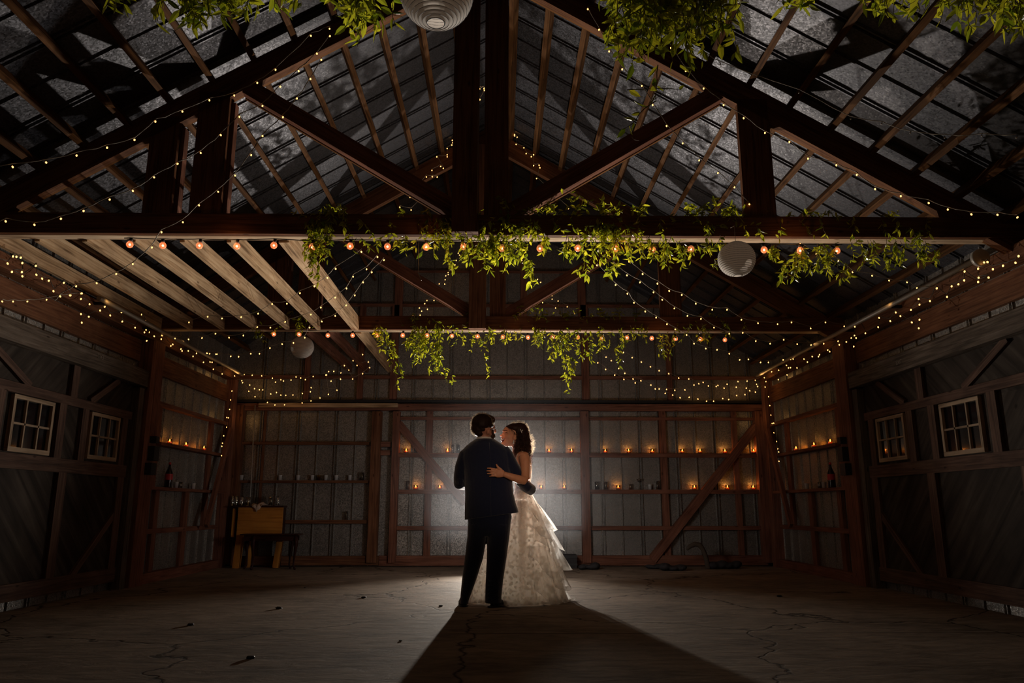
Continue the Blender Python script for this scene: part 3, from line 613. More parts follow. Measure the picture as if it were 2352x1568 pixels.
for (x, Y, an, ln) in ((1065, YM+.03, .1, .12), (1134, YM-.045, -.75, .14)):
    p = atY(x, 1388, Y); s_ = MB(); fx = Vector((sin(-an), cos(an), 0)); 
    s_.ell(Vector((p.x, p.y, .052)), (.042, .05, .04)); s_.ell(Vector((p.x, p.y, .030))+fx*ln*.7, (.046, .10, .032), Euler((0, 0, an))); s_.loft([(Vector((p.x, p.y, z))+fx*ln*.42, Vector((cos(an), sin(an), 0))*.048, fx*.135) for z in (.002, .016)], 18)
    smooth_solid(s_.build('shoe', 'shoe', man), .005, 2)

# ---- the bride
YG = 7.60
br = empty('person', atZ(1215, 1388, 0)); tag(br, 'laughing bride in an ivory ruffled gown, her hand resting on the suited back', 'person')
b = MB(); SKY = YG-.02
def fs(y, xf, xb, w, tilt=0): 
    a = atY(xf, y, SKY); c = atY(xb, y, SKY); m_ = (a+c)/2; return (m_, (c-a)/2, Vector((0, w, 0)))
b.loft([fs(973, 1174, 1196, .035), fs(977, 1164, 1203, .058), fs(982, 1158.5, 1206, .070), fs(988, 1155.5, 1208, .076), fs(993, 1155.0, 1208, .077), fs(997, 1156.5, 1207, .074), fs(1002, 1156, 1204, .068), fs(1008, 1156, 1198, .060), fs(1013, 1155.5, 1192, .054), fs(1018, 1155, 1186, .045), fs(1022, 1156.5, 1178, .033), fs(1025, 1160, 1172, .02)], 24)
b.ell(atY(1168, 1002, SKY-.035), (.042, .030, .040)); b.ell(atY(1168, 1002, SKY+.035), (.042, .030, .040))        # cheeks
b.loft([(atY(1157, 991, SKY), Vector((.008, 0, 0)), Vector((0, .008, 0))), (atY(1155.5, 996, SKY), Vector((.012, 0, 0)), Vector((0, .010, 0))), (atY(1151.5, 1000, SKY), Vector((.017, 0, 0)), Vector((0, .014, 0))), (atY(1154.5, 1003, SKY), Vector((.012, 0, 0)), Vector((0, .015, 0)))], 12)
b.ell(atY(1150.0, 1000.2, SKY), (.010, .010, .009)); b.ell(atY(1156.5, 989.5, SKY), (.012, .04, .012))
b.ell(atY(1152.4, 1006.3, SKY), (.011, .022, .006)); b.ell(atY(1153.8, 1015.2, SKY), (.011, .020, .007)); b.ell(atY(1154.2, 1020, SKY), (.016, .020, .013))
b.loft([(atY(1184, 1004, SKY), Vector((.062, 0, 0)), Vector((0, .058, 0))), (atY(1186, 1018, SKY), Vector((.052, 0, .01)), Vector((0, .050, 0))), (atY(1190, 1032, YG), Vector((.055, 0, 0)), Vector((0, .052, 0))), (atY(1196, 1044, YG), Vector((.085, 0, 0)), Vector((0, .11, 0)))], 18)
eaf = atY(1182, 1004.5, SKY-.086); b.ell(eaf, (.015, .012, .027), Euler((.1, .25, 0))); b.ell(eaf+Vector((.004, .03, 0)), (.02, .03, .025))
b.ell(atY(1199, 1046, YG), (.075, .165, .045)); b.loft([sec(1048, 1180, 1219, YG, .30), sec(1066, 1178, 1221, YG, .30), sec(1090, 1180, 1219, YG, .27), sec(1122, 1186, 1214, YG, .21), sec(1145, 1188, 1212, YG, .18)], 24)
# left arm (camera side): shoulder, elbow, wrist, hand on his back
YA = YG-.17
arm = [atY(1203, 1047, YA+.01), atY(1206, 1062, YA-.02), atY(1206.5, 1084, YA-.045), atY(1206.5, 1098, YA-.07), atY(1203, 1103, YA-.095), atY(1190, 1100, YA-.125), atY(1174, 1094.5, YA-.155), atY(1162, 1090, YA-.170), atY(1156, 1088, YA-.177)]
b.tube(arm, [.050, .050, .045, .043, .042, .039, .033, .026, .026], 18)
YH = 7.238
palm = [(1157, 1088, .020, .030), (1150, 1086.5, .017, .040), (1143, 1085.5, .015, .043), (1139, 1085, .012, .040)]
b.loft([(atY(x, y, YH), Vector((.2*w, 0, w)), Vector((0, d, 0))) for x, y, d, w in palm], 16)
fing = [((1141, 1078), (1133, 1076.3), (1126, 1075.2), (1119.5, 1075)), ((1140, 1083), (1131, 1081.6), (1124, 1081), (1117.8, 1081.2)), ((1140, 1088), (1132, 1087.4), (1125, 1087), (1119.4, 1087.3)), ((1141.5, 1092.8), (1135, 1092.6), (1129, 1092.9), (1124, 1093.6))]
for k, fg in enumerate(fing):
    rr = (.0100, .0094, .0086, .0068) if k < 3 else (.0090, .0082, .0074, .006); ys = (0, -.010, -.008, .006)
    b.tube([atY(x, y, YH+dy) for (x, y), dy in zip(fg, ys)], list(rr), 10); b.ball(atY(*fg[3], YH+.006), rr[3]*.98)
b.tube([atY(1151, 1078.5, YH), atY(1145.5, 1074.5, YH-.010), atY(1141.8, 1070, YH-.010), atY(1139.8, 1065.6, YH-.002)], [.015, .0125, .0105, .0075], 10)
# right arm, far side, up on his shoulder
b.tube([atY(1196, 1047, YG+.16), atY(1180, 1058, YG+.14), atY(1160, 1050, YG+.04), atY(1140, 1038, YM+.16)], [.045, .04, .032, .025], 14)
far = atY(1136, 1036, YM+.15); b.ell(far, (.045, .02, .035))
for k in range(4): b.tube([far+Vector((-.03, 0, .025-.017*k)), far+Vector((-.06, -.008, .024-.017*k)), far+Vector((-.085, -.012, .018-.017*k))], [.009, .0085, .007], 8)
b.tube([far+Vector((0, 0, .03)), far+Vector((-.02, -.005, .055))], [.011, .008], 8)
for dy in (-.09, .09): b.tube([atY(1200, 1150, YG+dy), atY(1200, 1290, YG+.05+dy), atY(1200, 1375, YG+.1+dy)], [.05, .036, .026], 12)
smooth_solid(b.build('body', 'skinf', br), .0048, 3, .5)
MAT['lip'] = simple('pink_lips', (.50, .09, .07), .4); MAT['mouth'] = simple('dark_mouth', (.20, .025, .02), .5); MAT['teeth'] = simple('white_teeth', (.85, .82, .78), .25)
m = MB(); m.ell(atY(1155.8, 1010.8, SKY), (.024, .034, .014), Euler((0, -.35, 0))); m.build('mouth', 'mouth', br)
m = MB(); m.ell(atY(1155.4, 1009.0, SKY), (.025, .036, .0085), Euler((0, -.3, 0))); m.build('teeth', 'teeth', br)
m = MB(); m.tube([atY(1152.4+1.2*abs(t)+5.2*t*t, 1007.4-1.0*t*t, SKY-.028*t) for t in (-1, -.5, 0, .5, 1)], [.003, .0048, .0055, .0048, .003], 8); m.tube([atY(1153.6+1.2*abs(t)+5.0*t*t, 1014.0-5.0*t*t, SKY-.028*t) for t in (-1, -.5, 0, .5, 1)], [.003, .005, .006, .005, .003], 8); m.build('lips', 'lip', br)
m = MB()
m.tube([atY(1159.5+k*1.6, 994.0-1.1*sin(pi*k/4), SKY-.066-.003*k) for k in range(5)], [.0015, .0028, .003, .0028, .0015], 6); m.build('eyelashes', 'hairf', br)
m = MB(); m.tube([atY(1157.0+k*2.2, 989.2-1.5*sin(pi*(k+.7)/5), SKY-.060-.0045*k) for k in range(5)], [.002, .0032, .0032, .0026, .0015], 6); m.build('eyebrow', 'hairf', br)
m = MB(); m.tube([eaf+Vector((.013*cos(t), -.010, .025*sin(t))) for t in [radians(d) for d in range(-60, 220, 25)]], .004, 6); m.build('ear_rim', 'skinf', br)
m = MB(); 
for dz, r_ in ((.034, .006), (.046, .0075), (.056, .005)): m.ball(eaf+Vector((-.010, -.010, -dz)), r_, 10, 8)
m.build('drop_earring', 'teeth', br)
m = MB(); rg = atY(1134, 1087.6, YH-.0125); m.tube([rg+Vector((0, .0105*cos(t), .0105*sin(t))) for t in [2*pi*k/14 for k in range(15)]], .0012, 5); m.ball(rg+Vector((0, -.011, 0)), .003, 8, 6); m.build('ring', 'cupsteel', br)
for (x, y) in ((1129.5, 1075.1),): pass
# hair: a soft cap plus many ringlets
h = MB()
for (x, y, dY, r) in ((1184, 984, 0, (.094, .088, .055)), (1193, 988, 0, (.088, .092, .078)), (1200, 1002, .01, (.075, .090, .075)), (1205, 1019, .01, (.060, .080, .060)), (1208, 1032, .02, (.048, .07, .05)), (1172, 980.5, 0, (.048, .075, .022))): h.ell(atY(x, y, SKY+dY), r)
hf = smooth_solid(h.build('hair', 'hairf', br), .006, 4)
rn = random.Random(8); m = MB(); hcen = atY(1194, 992, SKY)
def ringlet(p, v, L, R, r, turns, seg=26):
    pts = []; q = p.copy(); ph = rn.uniform(0, 6.3); R0 = R
    for i in range(seg):
        t_ = i/(seg-1); v = (v+Vector((0, 0, -.16))+Vector((rn.uniform(-.05, .05), rn.uniform(-.05, .05), 0))).normalized(); q = q+v*(L/seg)
        a = v.cross(Vector((0, 1, .1))).normalized(); c = v.cross(a); RR = R0*(.4+.8*t_)
        pts.append(q+a*cos(ph+turns*6.28*t_)*RR+c*sin(ph+turns*6.28*t_)*RR)
    m.tube(pts, [r*(1-.5*i/seg) for i in range(seg)], 4, cap=False)
for i in range(470):
    th = rn.uniform(0, 1); y0 = 985+45*th; x0 = 1193+10*th
    an = rn.uniform(-.9*pi, .55*pi) if th < .35 else rn.uniform(-pi, pi)
    rad = (.082-.025*th, .088-.02*th); p = atY(x0, y0, SKY+.01)+Vector((cos(an)*rad[0], sin(an)*rad[1], rn.uniform(-.02, .02)))
    if p.x < atY(1187-10*th, 1000, SKY).x and th < .6: continue
    ringlet(p, Vector((cos(an)*.45, sin(an)*.45, -.8)), rn.uniform(.07, .16), rn.uniform(.008, .016), rn.uniform(.0016, .0032), rn.uniform(1.5, 3.0))
for i in range(34):   # the lock falling in front of the shoulder
    p = atY(rn.uniform(1183, 1192), rn.uniform(1012, 1024), SKY-.075+rn.uniform(-.01, .02)); ringlet(p, Vector((-.12, -.1, -1)), rn.uniform(.10, .17), rn.uniform(.006, .011), rn.uniform(.0016, .003), rn.uniform(2, 3.4))
for i in range(12):   # wisps along the hairline and over the ear
    t_ = i/11; p = atY(1162+22*t_, 979+20*t_*t_, SKY-.060-.028*sin(pi*t_*.6)); ringlet(p, Vector((.9, -.05, -.15-.3*t_)), rn.uniform(.04, .08), rn.uniform(.003, .006), rn.uniform(.0012, .002), rn.uniform(1, 2), 18)
m.build('ringlets', 'hairf', hf)
cond = lambda d: d.z > -.2 and d.x > -.75 and d.y > -.4
strands(atY(1191, 988, SKY), (.095, .09, .084), 1700, .026, .0008, cond, curl=.7, seed=9).build('flyaway_hairs', 'rim_fuzz', hf)
strands(atY(1206, 1020, SKY), (.078, .085, .12), 1300, .034, .0008, lambda d: d.x > .5 and d.y > -.6, curl=.9, seed=10).build('flyaway_hairs', 'rim_fuzz', hf)
m = MB()
for dx, dz in ((0, 0), (.012, .006), (-.006, .012), (.005, -.010)): m.ell(atY(1197, 989.5, SKY-.100)+Vector((dx, 0, dz)), (.006, .003, .006), None, 8, 6)
m.build('hair_pin', 'teeth', br)
# bodice with straps
m = MB(); m.loft([sec(1068, 1177, 1221.5, YG, .325), sec(1076, 1176.5, 1222, YG, .325), sec(1092, 1178.5, 1221, YG, .295), sec(1110, 1182, 1218.5, YG, .265), sec(1124, 1183, 1218, YG, .25), sec(1134, 1181, 1221, YG, .28)], 36, cap=False); m.build('bodice', 'lace2', br)
m = MB(); m.tube([atY(1181, 1070, YG-.13), atY(1183, 1056, YG-.135), atY(1189, 1043, YG-.12), atY(1200, 1036.5, YG-.10), atY(1212, 1046, YG-.10), atY(1219, 1068, YG-.13)], [(.010, .003)]*6, 8); m.build('strap', 'lining', br)
# skirt
CX = atY(1187, 1300, 7.84)
rows = [(1122, 1182, 1219, YG, .125), (1135, 1179, 1223, YG+.01, .15), (1152, 1174, 1233, YG+.02, .19), (1172, 1169, 1244, YG+.05, .235), (1200, 1160, 1254, YG+.09, .285), (1235, 1132, 1264, YG+.14, .335), (1270, 1099, 1272, YG+.18, .375), (1310, 1084, 1281, YG+.21, .415), (1350, 1075, 1290, YG+.23, .445), (1378, 1068, 1296, YG+.24, .465), (1386, 1066, 1297, YG+.24, .47)]
def skirt_pt(k, th, grow=0.0, amp=.0, freq=15, ph=0.0):
    k = max(0, min(len(rows)-1.001, k)); i = int(k); t_ = k-i
    y, xl, xr, Y, dr_ = [rows[i][q]*(1-t_)+rows[i+1][q]*t_ for q in range(5)]
    a = atY(xl, y, Y); c = atY(xr, y, Y); m_ = (a+c)/2; hw = (c.x-a.x)/2
    R = 1+grow+amp*sin(freq*th+ph)+amp*.5*sin(freq*1.7*th+1.3+ph)
    z = m_.z; return Vector((m_.x+hw*R*cos(th), Y+dr_*R*sin(th), max(.012, z)))
def skirt(name, mat, grow, ampf, parent, n=150):
    m = MB(); ks = [i*.5 for i in range(2*(len(rows)-1)+1)]; R_ = []
    for k in ks: R_.append([m.bm.verts.new(skirt_pt(k, 2*pi*j/n, grow, ampf*k/10, 14, .3*sin(k*.5))) for j in range(n)])
    for A, B in zip(R_, R_[1:]):
        for j in range(n): m.face((A[j], A[(j+1) % n], B[(j+1) % n], B[j]), None, True)
    return m.build(name, mat, parent)
skt = skirt('skirt', 'lace', 0, .055, br); skirt('skirt_lining', 'tulle', -.10, .03, skt)
def flounce(k0, k1, th0, th1, out, freq, ph, mat='organza', slope=0.0):
    m = MB(); n = int(90*(th1-th0)/2); S = 7; R_ = []
    for i in range(S+1):
        t_ = i/S; row = []
        for j in range(n+1):
            u = j/n; th = th0+(th1-th0)*u; e = min(1, 4*u, 4*(1-u)); e = e*e*(3-2*e)
            k = k0+slope*(u-.5)+(k1-k0)*t_*(.35+.65*e)
            k += .18*t_*sin(freq*.7*th+ph)
            rip = out*e*t_**1.3*(1+.55*sin(freq*th+ph)+.35*sin(freq*2.3*th+ph*2))
            p = skirt_pt(k, th, .012, .055*k/10, 14, .3*sin(k*.5)); c0 = skirt_pt(k, th+pi); d_ = (p-c0); d_.z = 0; d_.normalize()
            tw = Vector((-d_.y, d_.x, 0))*(.018*e*t_*sin(freq*1.5*th+ph+2*t_))
            row.append(m.bm.verts.new(p+d_*rip+tw+Vector((0, 0, .010*e*t_*sin(freq*2*th)))))
        R_.append(row)
    for A, B in zip(R_, R_[1:]):
        for j in range(n): m.face((A[j], A[j+1], B[j+1], B[j]), None, True)
    m.tube([v.co.copy() for v in R_[-1]], .0022, 4)
    return m.build('ruffle', mat, skt)
flounce(2.2, 4.4, -1.45, 1.6, .050, 9, .4); flounce(3.2, 5.6, -1.3, 1.9, .070, 8, 1.9); flounce(4.4, 6.9, -1.15, 2.1, .072, 9, 3.2, slope=.6); flounce(5.6, 7.9, -1.3, 2.2, .060, 8, 4.7, slope=.4); flounce(7.0, 9.9, -1.2, 2.4, .050, 9, .9, slope=.3); flounce(8.4, 9.98, -1.0, 2.4, .045, 10, 2.2)

# ============================================================ FAIRY LIGHTS
def bulb_mesh(mat, r):
    m = MB(); m.lathe([(0, -r*1.5), (r*.8, -r*.9), (r, 0), (r*.7, r*.8), (r*.35, r*1.1), (0, r*1.2)], n=8)
    o = m.build('bulb', mat); me = o.data; bpy.data.objects.remove(o); return me
def sock_mesh(r):
    m = MB(); m.lathe([(0, r*1.0), (r*.55, r*1.0), (r*.5, r*2.6), (0, r*2.6)], n=6); o = m.build('socket', 'darkcord'); me = o.data; bpy.data.objects.remove(o); return me
BM = {}
def light_string(label, pts, r=.010, mat='bulb', cord='cord', extra=None, cr=.0028, group='fairy light strings', sag=0, sockets=False):
    """pts: world points of the bulbs in order; extra: points the cord alone passes before the first bulb"""
    e = empty('fairy_light_string', pts[0]); tag(e, label, 'string lights', group)
    r *= .66; key = (mat, round(r, 4))
    if key not in BM: BM[key] = (bulb_mesh(mat, r), sock_mesh(r))
    rn = random.Random(len(label)*7+len(pts)); path = [Vector(p) for p in (extra or [])]
    for i, p in enumerate(pts):
        up = Vector((rn.uniform(-.004, .004), rn.uniform(-.004, .004), r*2.9+rn.uniform(0, .008)))
        if path:
            q = path[-1]; w = p+up
            for t in (.33, .66): path.append(q.lerp(w, t)+Vector((rn.uniform(-.004, .004), rn.uniform(-.004, .004), -.006+rn.uniform(-.004, .004))))
        path.append(p+up)
        o = bpy.data.objects.new('bulb', BM[key][0]); C.objects.link(o); o.parent = e; o.location = p-pts[0]
        o.rotation_euler = (rn.uniform(-.5, .5), rn.uniform(-.5, .5), 0)
        if sockets: s_ = bpy.data.objects.new('socket', BM[key][1]); C.objects.link(s_); s_.parent = o
    m = MB(); m.tube(path, cr, 4, cap=False); m.tube([p+Vector((.002, 0, .002*(-1)**i)) for i, p in enumerate(path)], cr*.8, 3, cap=False); m.build('cord', cord, e)
    return e
def spread(lst, Y0, Y1):
    n = len(lst); return [atY(x, y, Y0+(Y1-Y0)*i/(n-1)) for i, (x, y) in enumerate(lst)]
S1 = [(29, 383), (106, 373), (176, 357), (246, 339), (309, 321), (357, 279), (419, 256), (481, 230), (538, 219), (591, 190), (633, 160), (714, 82), (757, 66)]
S2 = [(13, 508), (79, 516), (140, 502), (192, 484), (252, 458), (305, 438), (354, 407), (408, 376), (461, 351), (507, 310), (550, 268), (603, 243), (644, 199), (686, 163), (728, 123), (758, 83)]
S3 = [(138, 680), (175, 657), (222, 650), (267, 629), (305, 606), (349, 568), (371, 533), (420, 510), (457, 471), (501, 440), (540, 403), (577, 356), (603, 312), (650, 269), (682, 226), (713, 181), (738, 137)]
light_string('upper of the three twisted light strings sweeping from far left edge up to the rafters', spread(S1, 4.3, 4.9), .0085, extra=[atY(-40, 384, 4.3)], sockets=True)
light_string('middle of the three twisted light strings at upper left', spread(S2, 4.4, 4.9), .0085, extra=[atY(-40, 525, 4.4)], sockets=True)
light_string('lowest of the three twisted light strings at upper left, running down to the left wall', spread(S3, 5.6, 4.9), .009, extra=[atY(125, 690, 5.6)], sockets=True)
S4 = [(1350, 21), (1376, 68), (1399, 118), (1429, 159), (1474, 197), (1499, 241), (1531, 289), (1568, 329), (1606, 368), (1649, 397), (1687, 430), (1721, 469), (1762, 503), (1797, 533), (1838, 560), (1875, 583), (1926, 598), (1958, 625), (2003, 633), (2042, 644), (2083, 648), (2106, 661), (2152, 661)]
S5 = [(1515, 58), (1541, 110), (1575, 163), (1616, 203), (1662, 241), (1708, 271), (1757, 305), (1813, 326), (1856, 364), (1921, 379), (1968, 401), (2010, 434), (2069, 450), (2133, 466), (2177, 481), (2231, 492), (2291, 493), (2337, 499)]
S6 = [(1654, 147), (1835, 213), (1954, 273), (2025, 284), (2091, 305), (2170, 316), (2255, 312), (2335, 316)]
light_string('long light string crossing in front of the tie beam down to the right wall', spread(S4, 4.9, 6.9), .009, sockets=True)
light_string('lit string running along the rafter at upper right toward the right edge', spread(S5, 4.9, 4.5), .0085, sockets=True)
light_string('unlit twisted string highest at the upper right, its small bulbs dark', spread(S6, 4.6, 4.2), .008, 'deadbulb', extra=[atY(1610, 112, 4.6)], sockets=True)
M1 = [(830, 578), (771, 617), (752, 638), (722, 657), (689, 673), (659, 697), (625, 698), (593, 720), (554, 728), (510, 731), (477, 727), (434, 740), (399, 727), (355, 736)]
M2 = [(867, 590), (842, 618), (811, 635), (796, 662), (770, 683), (737, 706), (714, 722), (655, 739), (621, 752), (591, 751), (559, 770), (526, 775), (495, 766), (464, 776), (433, 779), (402, 777), (371, 770)]
M3 = [(882, 597), (854, 625), (834, 648), (815, 678), (795, 701), (770, 725), (739, 738), (711, 752), (700, 775), (674, 787), (648, 790), (620, 799), (596, 812), (576, 812), (548, 819), (530, 818), (496, 813), (475, 811)]
light_string('uppermost of three strings draped left from under the nearest tie beam', spread(M1, 6.6, 9.2), .011)
light_string('middle of three strings draped left from under the nearest tie beam', spread(M2, 7.2, 9.3), .011)
light_string('lowest of three strings draped left, passing the leftmost paper lantern', spread(M3, 7.6, 9.9), .0115)
R1 = [(1445, 600), (1476, 629), (1510, 651), (1537, 668), (1566, 677), (1598, 697), (1636, 711), (1670, 711), (1703, 734), (1741, 742), (1786, 744), (1818, 740), (1862, 754), (1896, 740), (1939, 749)]
R2 = [(1408, 605), (1440, 632), (1470, 648), (1501, 671), (1521, 688), (1549, 708), (1579, 725), (1610, 732), (1640, 752), (1675, 766), (1706, 764), (1736, 783), (1769, 789), (1800, 780), (1831, 790), (1863, 792), (1892, 789), (1924, 783)]
R3 = [(1371, 609), (1414, 654), (1441, 674), (1456, 695), (1482, 715), (1507, 729), (1532, 744), (1551, 756), (1577, 769), (1594, 789), (1621, 800), (1647, 803), (1675, 812), (1699, 826), (1719, 825), (1747, 832), (1765, 832), (1799, 826)]
light_string('uppermost of three strings draped right from under the nearest tie beam', spread(R1, 6.6, 9.2), .011)
light_string('middle of three strings draped right from under the nearest tie beam', spread(R2, 7.2, 9.3), .011)
light_string('lowest of three strings draped right, ending near the far right corner', spread(R3, 7.6, 9.9), .0115)
# swags against the back wall
B1 = [(1374, 805), (1392, 820), (1404, 828), (1421, 846), (1435, 857), (1454, 870), (1472, 874), (1495, 884), (1514, 893), (1528, 903), (1545, 907), (1562, 913), (1583, 912), (1603, 916), (1623, 921), (1639, 921), (1660, 915), (1674, 917), (1692, 908), (1711, 906), (1735, 900), (1757, 886)]
B2 = [(1432, 809), (1452, 821), (1473, 831), (1494, 842), (1514, 851), (1536, 858), (1559, 868), (1582, 870), (1605, 881), (1627, 886), (1649, 885), (1663, 891), (1691, 889), (1714, 891), (1722, 897), (1740, 887), (1756, 876)]
B3 = [(1373, 833), (1391, 848), (1412, 861), (1433, 871), (1459, 879), (1505, 893), (1531, 894), (1550, 896), (1573, 895), (1594, 884), (1615, 878), (1645, 887), (1670, 882), (1695, 876), (1716, 875), (1735, 873), (1755, 867)]
light_string('lowest swag of lights on the back wall right of centre, dipping to the header beam', spread(B1, 11.2, 12.1), .013)
light_string('upper swag of lights on the back wall right of centre', spread(B2, 11.0, 12.1), .013)
light_string('middle swag of lights on the back wall right of centre', spread(B3, 11.4, 12.1), .013)
lb = lambda L: [(x/2.8, 500+y/2.8) for x, y in L]
C1 = lb([(2100, 1010), (2112, 1135), (2058, 1158), (2000, 1177), (1943, 1190), (1830, 1202), (1768, 1203), (1720, 1187), (1640, 1150), (1600, 1115), (1560, 1060)])
C2 = lb([(2215, 950), (2147, 987), (2096, 1010), (2014, 1020), (1964, 1040), (1934, 1030), (1904, 1023), (1872, 1043), (1823, 1049), (1806, 1041), (1772, 1056), (1752, 1031), (1683, 1016), (1622, 1012), (1570, 1007), (1513, 992)])
C3 = lb([(2190, 1037), (2129, 1050), (2167, 1108), (2001, 1092), (1996, 1118), (1945, 1129), (1884, 1139), (1838, 1141), (1806, 1140), (1778, 1123), (1741, 1132), (1690, 1106), (1668, 1105), (1637, 1098), (1606, 1075), (1555, 1047), (1508, 1051)])
C4 = [(833, 814), (811, 828), (820, 839), (846, 831), (849, 844), (833, 858), (810, 870), (792, 839), (801, 850), (783, 856), (755, 853)]
light_string('lowest swag of lights on the back wall left of centre, touching the pale board', spread(C1, 11.3, 12.1), .012)
light_string('upper swag of lights on the back wall left of centre', spread(C2, 11.0, 12.1), .012)
light_string('middle swag of lights on the back wall left of centre', spread(C3, 11.3, 12.1), .012)
light_string('short scattered string of lights behind the end of the palest joist', spread(C4, 11.6, 11.9), .012)
# strings wound on the second truss chords and on the gable behind it
cc = lambda L: [(780+x/2.8, y/2.8) for x, y in L]
K1 = cc([(725, 902), (728, 918), (722, 932), (692, 955), (692, 995), (692, 1008), (625, 1008), (667, 1082), (650, 1070), (594, 1095), (596, 1135), (628, 1138), (558, 1137), (453, 1268), (519, 1288), (460, 1350), (387, 1332)])
K2 = cc([(1110, 800), (1097, 815), (1125, 865), (1125, 873), (1142, 882), (1135, 928), (1185, 950), (1200, 987), (1233, 1007), (1248, 995), (1248, 1064), (1283, 1062), (1288, 1078), (1267, 1147), (1472, 1340)])
K3 = cc([(900, 570), (930, 568), (930, 580), (902, 640)])
light_string('fairy lights wound down the second truss, left of the king post', [atY(x, y, 9.22) for x, y in K1], .011)
light_string('fairy lights wound down the second truss, right of the king post', [atY(x, y, 9.22) for x, y in K2], .011)
light_string('four tiny lights between the two halves of the near king post', [atY(x, y, 6.12) for x, y in K3], .009)
cd = lambda L: [(780+x/2.8, 500+y/2.8) for x, y in L]
G1 = cd([(763, 228), (772, 240), (780, 267), (750, 274), (742, 303), (716, 332), (698, 352), (699, 365), (683, 373), (679, 398), (676, 426), (641, 425), (601, 483), (600, 505), (607, 531), (562, 532), (547, 552), (565, 588), (513, 580), (528, 600), (518, 626), (470, 624)])
G2 = cd([(1172, 274), (1143, 217), (1215, 312), (1240, 363), (1273, 396), (1293, 415), (1366, 500), (1367, 523), (1306, 545), (1389, 580), (1405, 535), (1464, 572), (1511, 614)])
light_string('fairy lights trailing down the back gable left of centre, above the couple', [atY(x, y, 12.0) for x, y in G1], .0125)
light_string('fairy lights trailing down the back gable right of centre, above the couple', [atY(x, y, 12.0) for x, y in G2], .0125)
# strings along both side walls
ce = [(2205, 246), (2185, 289), (2105, 308), (2040, 330), (2005, 284), (1983, 287), (1955, 292), (1945, 327), (1948, 385), (2012, 384), (1945, 412), (1858, 345), (1855, 402), (1818, 427), (1775, 440), (1745, 508), (1678, 454), (1635, 535), (1562, 522), (1568, 558), (1513, 592), (1568, 655), (1563, 710), (1518, 672), (1445, 632), (1415, 608), (1380, 664), (1308, 643), (1302, 703), (1220, 742), (1180, 657), (1152, 700), (1150, 757), (1160, 773), (1130, 772), (1145, 827), (1097, 798), (1052, 816), (1045, 793), (990, 860), (978, 850), (918, 892), (925, 880), (878, 892), (847, 927), (825, 908), (780, 965), (755, 908), (740, 910), (693, 913), (712, 948), (725, 965), (738, 963), (716, 1010), (662, 980), (660, 1040), (617, 990), (570, 1028), (580, 1053), (575, 1088), (527, 1085), (520, 1070), (512, 1044)]
dn = [(597, 1150), (605, 1207), (612, 1268), (620, 1322), (630, 1320), (632, 1382), (650, 1438), (658, 1485), (662, 1505), (664, 1565)]
for s, nm in ((1, 'right'), (-1, 'left')):
    tr = (lambda x, y: (1552+x/2.8, 500+y/2.8)) if s > 0 else (lambda x, y: (2298-1552-x/2.8, 487+y/2.8))
    P_ = []
    for k, (x, y) in enumerate(ce):
        px, py = tr(x, y); 
        if s < 0 and px > 540: continue
        P_.append(atX(px, py, s*(W-.30)))
    light_string('fairy lights zigzagging along the eave of the %s wall' % nm, P_, .0115, cord='darkcord')
    light_string('string of lights dropping down the far %s corner onto the slanted brace' % nm, [atX(*tr(x, y), s*(W-.24)) for x, y in dn], .0115, cord='darkcord')
light_string('dim row of lights at the far left edge, below the loft joists', [atX(x, y, -(W-.3)) for x, y in ((5, 692), (30, 692), (63, 692), (107, 688), (139, 681), (160, 678), (186, 674))], .009)
# the little the bulbs and lamps give to the place around them
for i, (x, y, z, e_) in enumerate(((-4.1, 9.6, 2.98, .5), (-4.1, 11.7, 2.9, .6), (-4.12, 12.0, 2.3, .25), (4.1, 9.6, 2.98, .5), (4.1, 11.7, 2.9, .6), (4.12, 12.0, 2.3, .25), (-4.05, 7.6, 2.98, .3), (4.05, 7.6, 2.98, .3), (3.3, 11.9, 2.6, .3), (-3.3, 11.9, 2.6, .3))):
    lamp('fairy_light_glow', 'POINT', (x, y, z), e_, (1, .50, .14), .05)

# ------------------------------------------------------------ bistro bulbs under the tie beams
def bistro(label, xs, ys, Y, zt, near=True):
    e = empty('bistro_light_string', (0, Y, zt)); tag(e, label, 'string lights', 'bistro light strings')
    r = .028; path = []
    g = MB(); g.lathe([(0, -r), (r*.5, -r*.87), (r*.87, -r*.5), (r, 0), (r*.87, r*.5), (r*.6, r*.85), (r*.4, r*1.15)], n=14); gm = g.build('bulb', 'bistro', fix=True); gme = gm.data; bpy.data.objects.remove(gm)
    g = MB(); g.lathe([(0, r*.95), (r*.45, r*.95), (r*.48, r*1.9), (0, r*2.0)], n=10); o_ = g.build('socket', 'black'); sme = o_.data; bpy.data.objects.remove(o_)
    g = MB(); g.ball((0, 0, 0), .0085, 8, 6); o_ = g.build('filament', 'filament'); fme = o_.data; bpy.data.objects.remove(o_)
    for i, x in enumerate(xs):
        y = ys[0]+(ys[1]-ys[0])*i/(len(xs)-1)+random.uniform(-2, 2); p = atY(x, y, Y)
        b_ = bpy.data.objects.new('bulb', gme); C.objects.link(b_); b_.parent = e; b_.location = p-Vector(e.location); b_.rotation_euler = (random.uniform(-.2, .2), random.uniform(-.2, .2), 0)
        for nm_, me_ in (('socket', sme), ('filament', fme)): q = bpy.data.objects.new(nm_, me_); C.objects.link(q); q.parent = b_
        path += [Vector((p.x-.05, Y, p.z+.055)), Vector((p.x, Y, p.z+.058)), Vector((p.x+.05, Y, p.z+.055))]
    m = MB(); m.tube(path, .004, 5, cap=False); m.build('cord', 'darkcord', e); return e
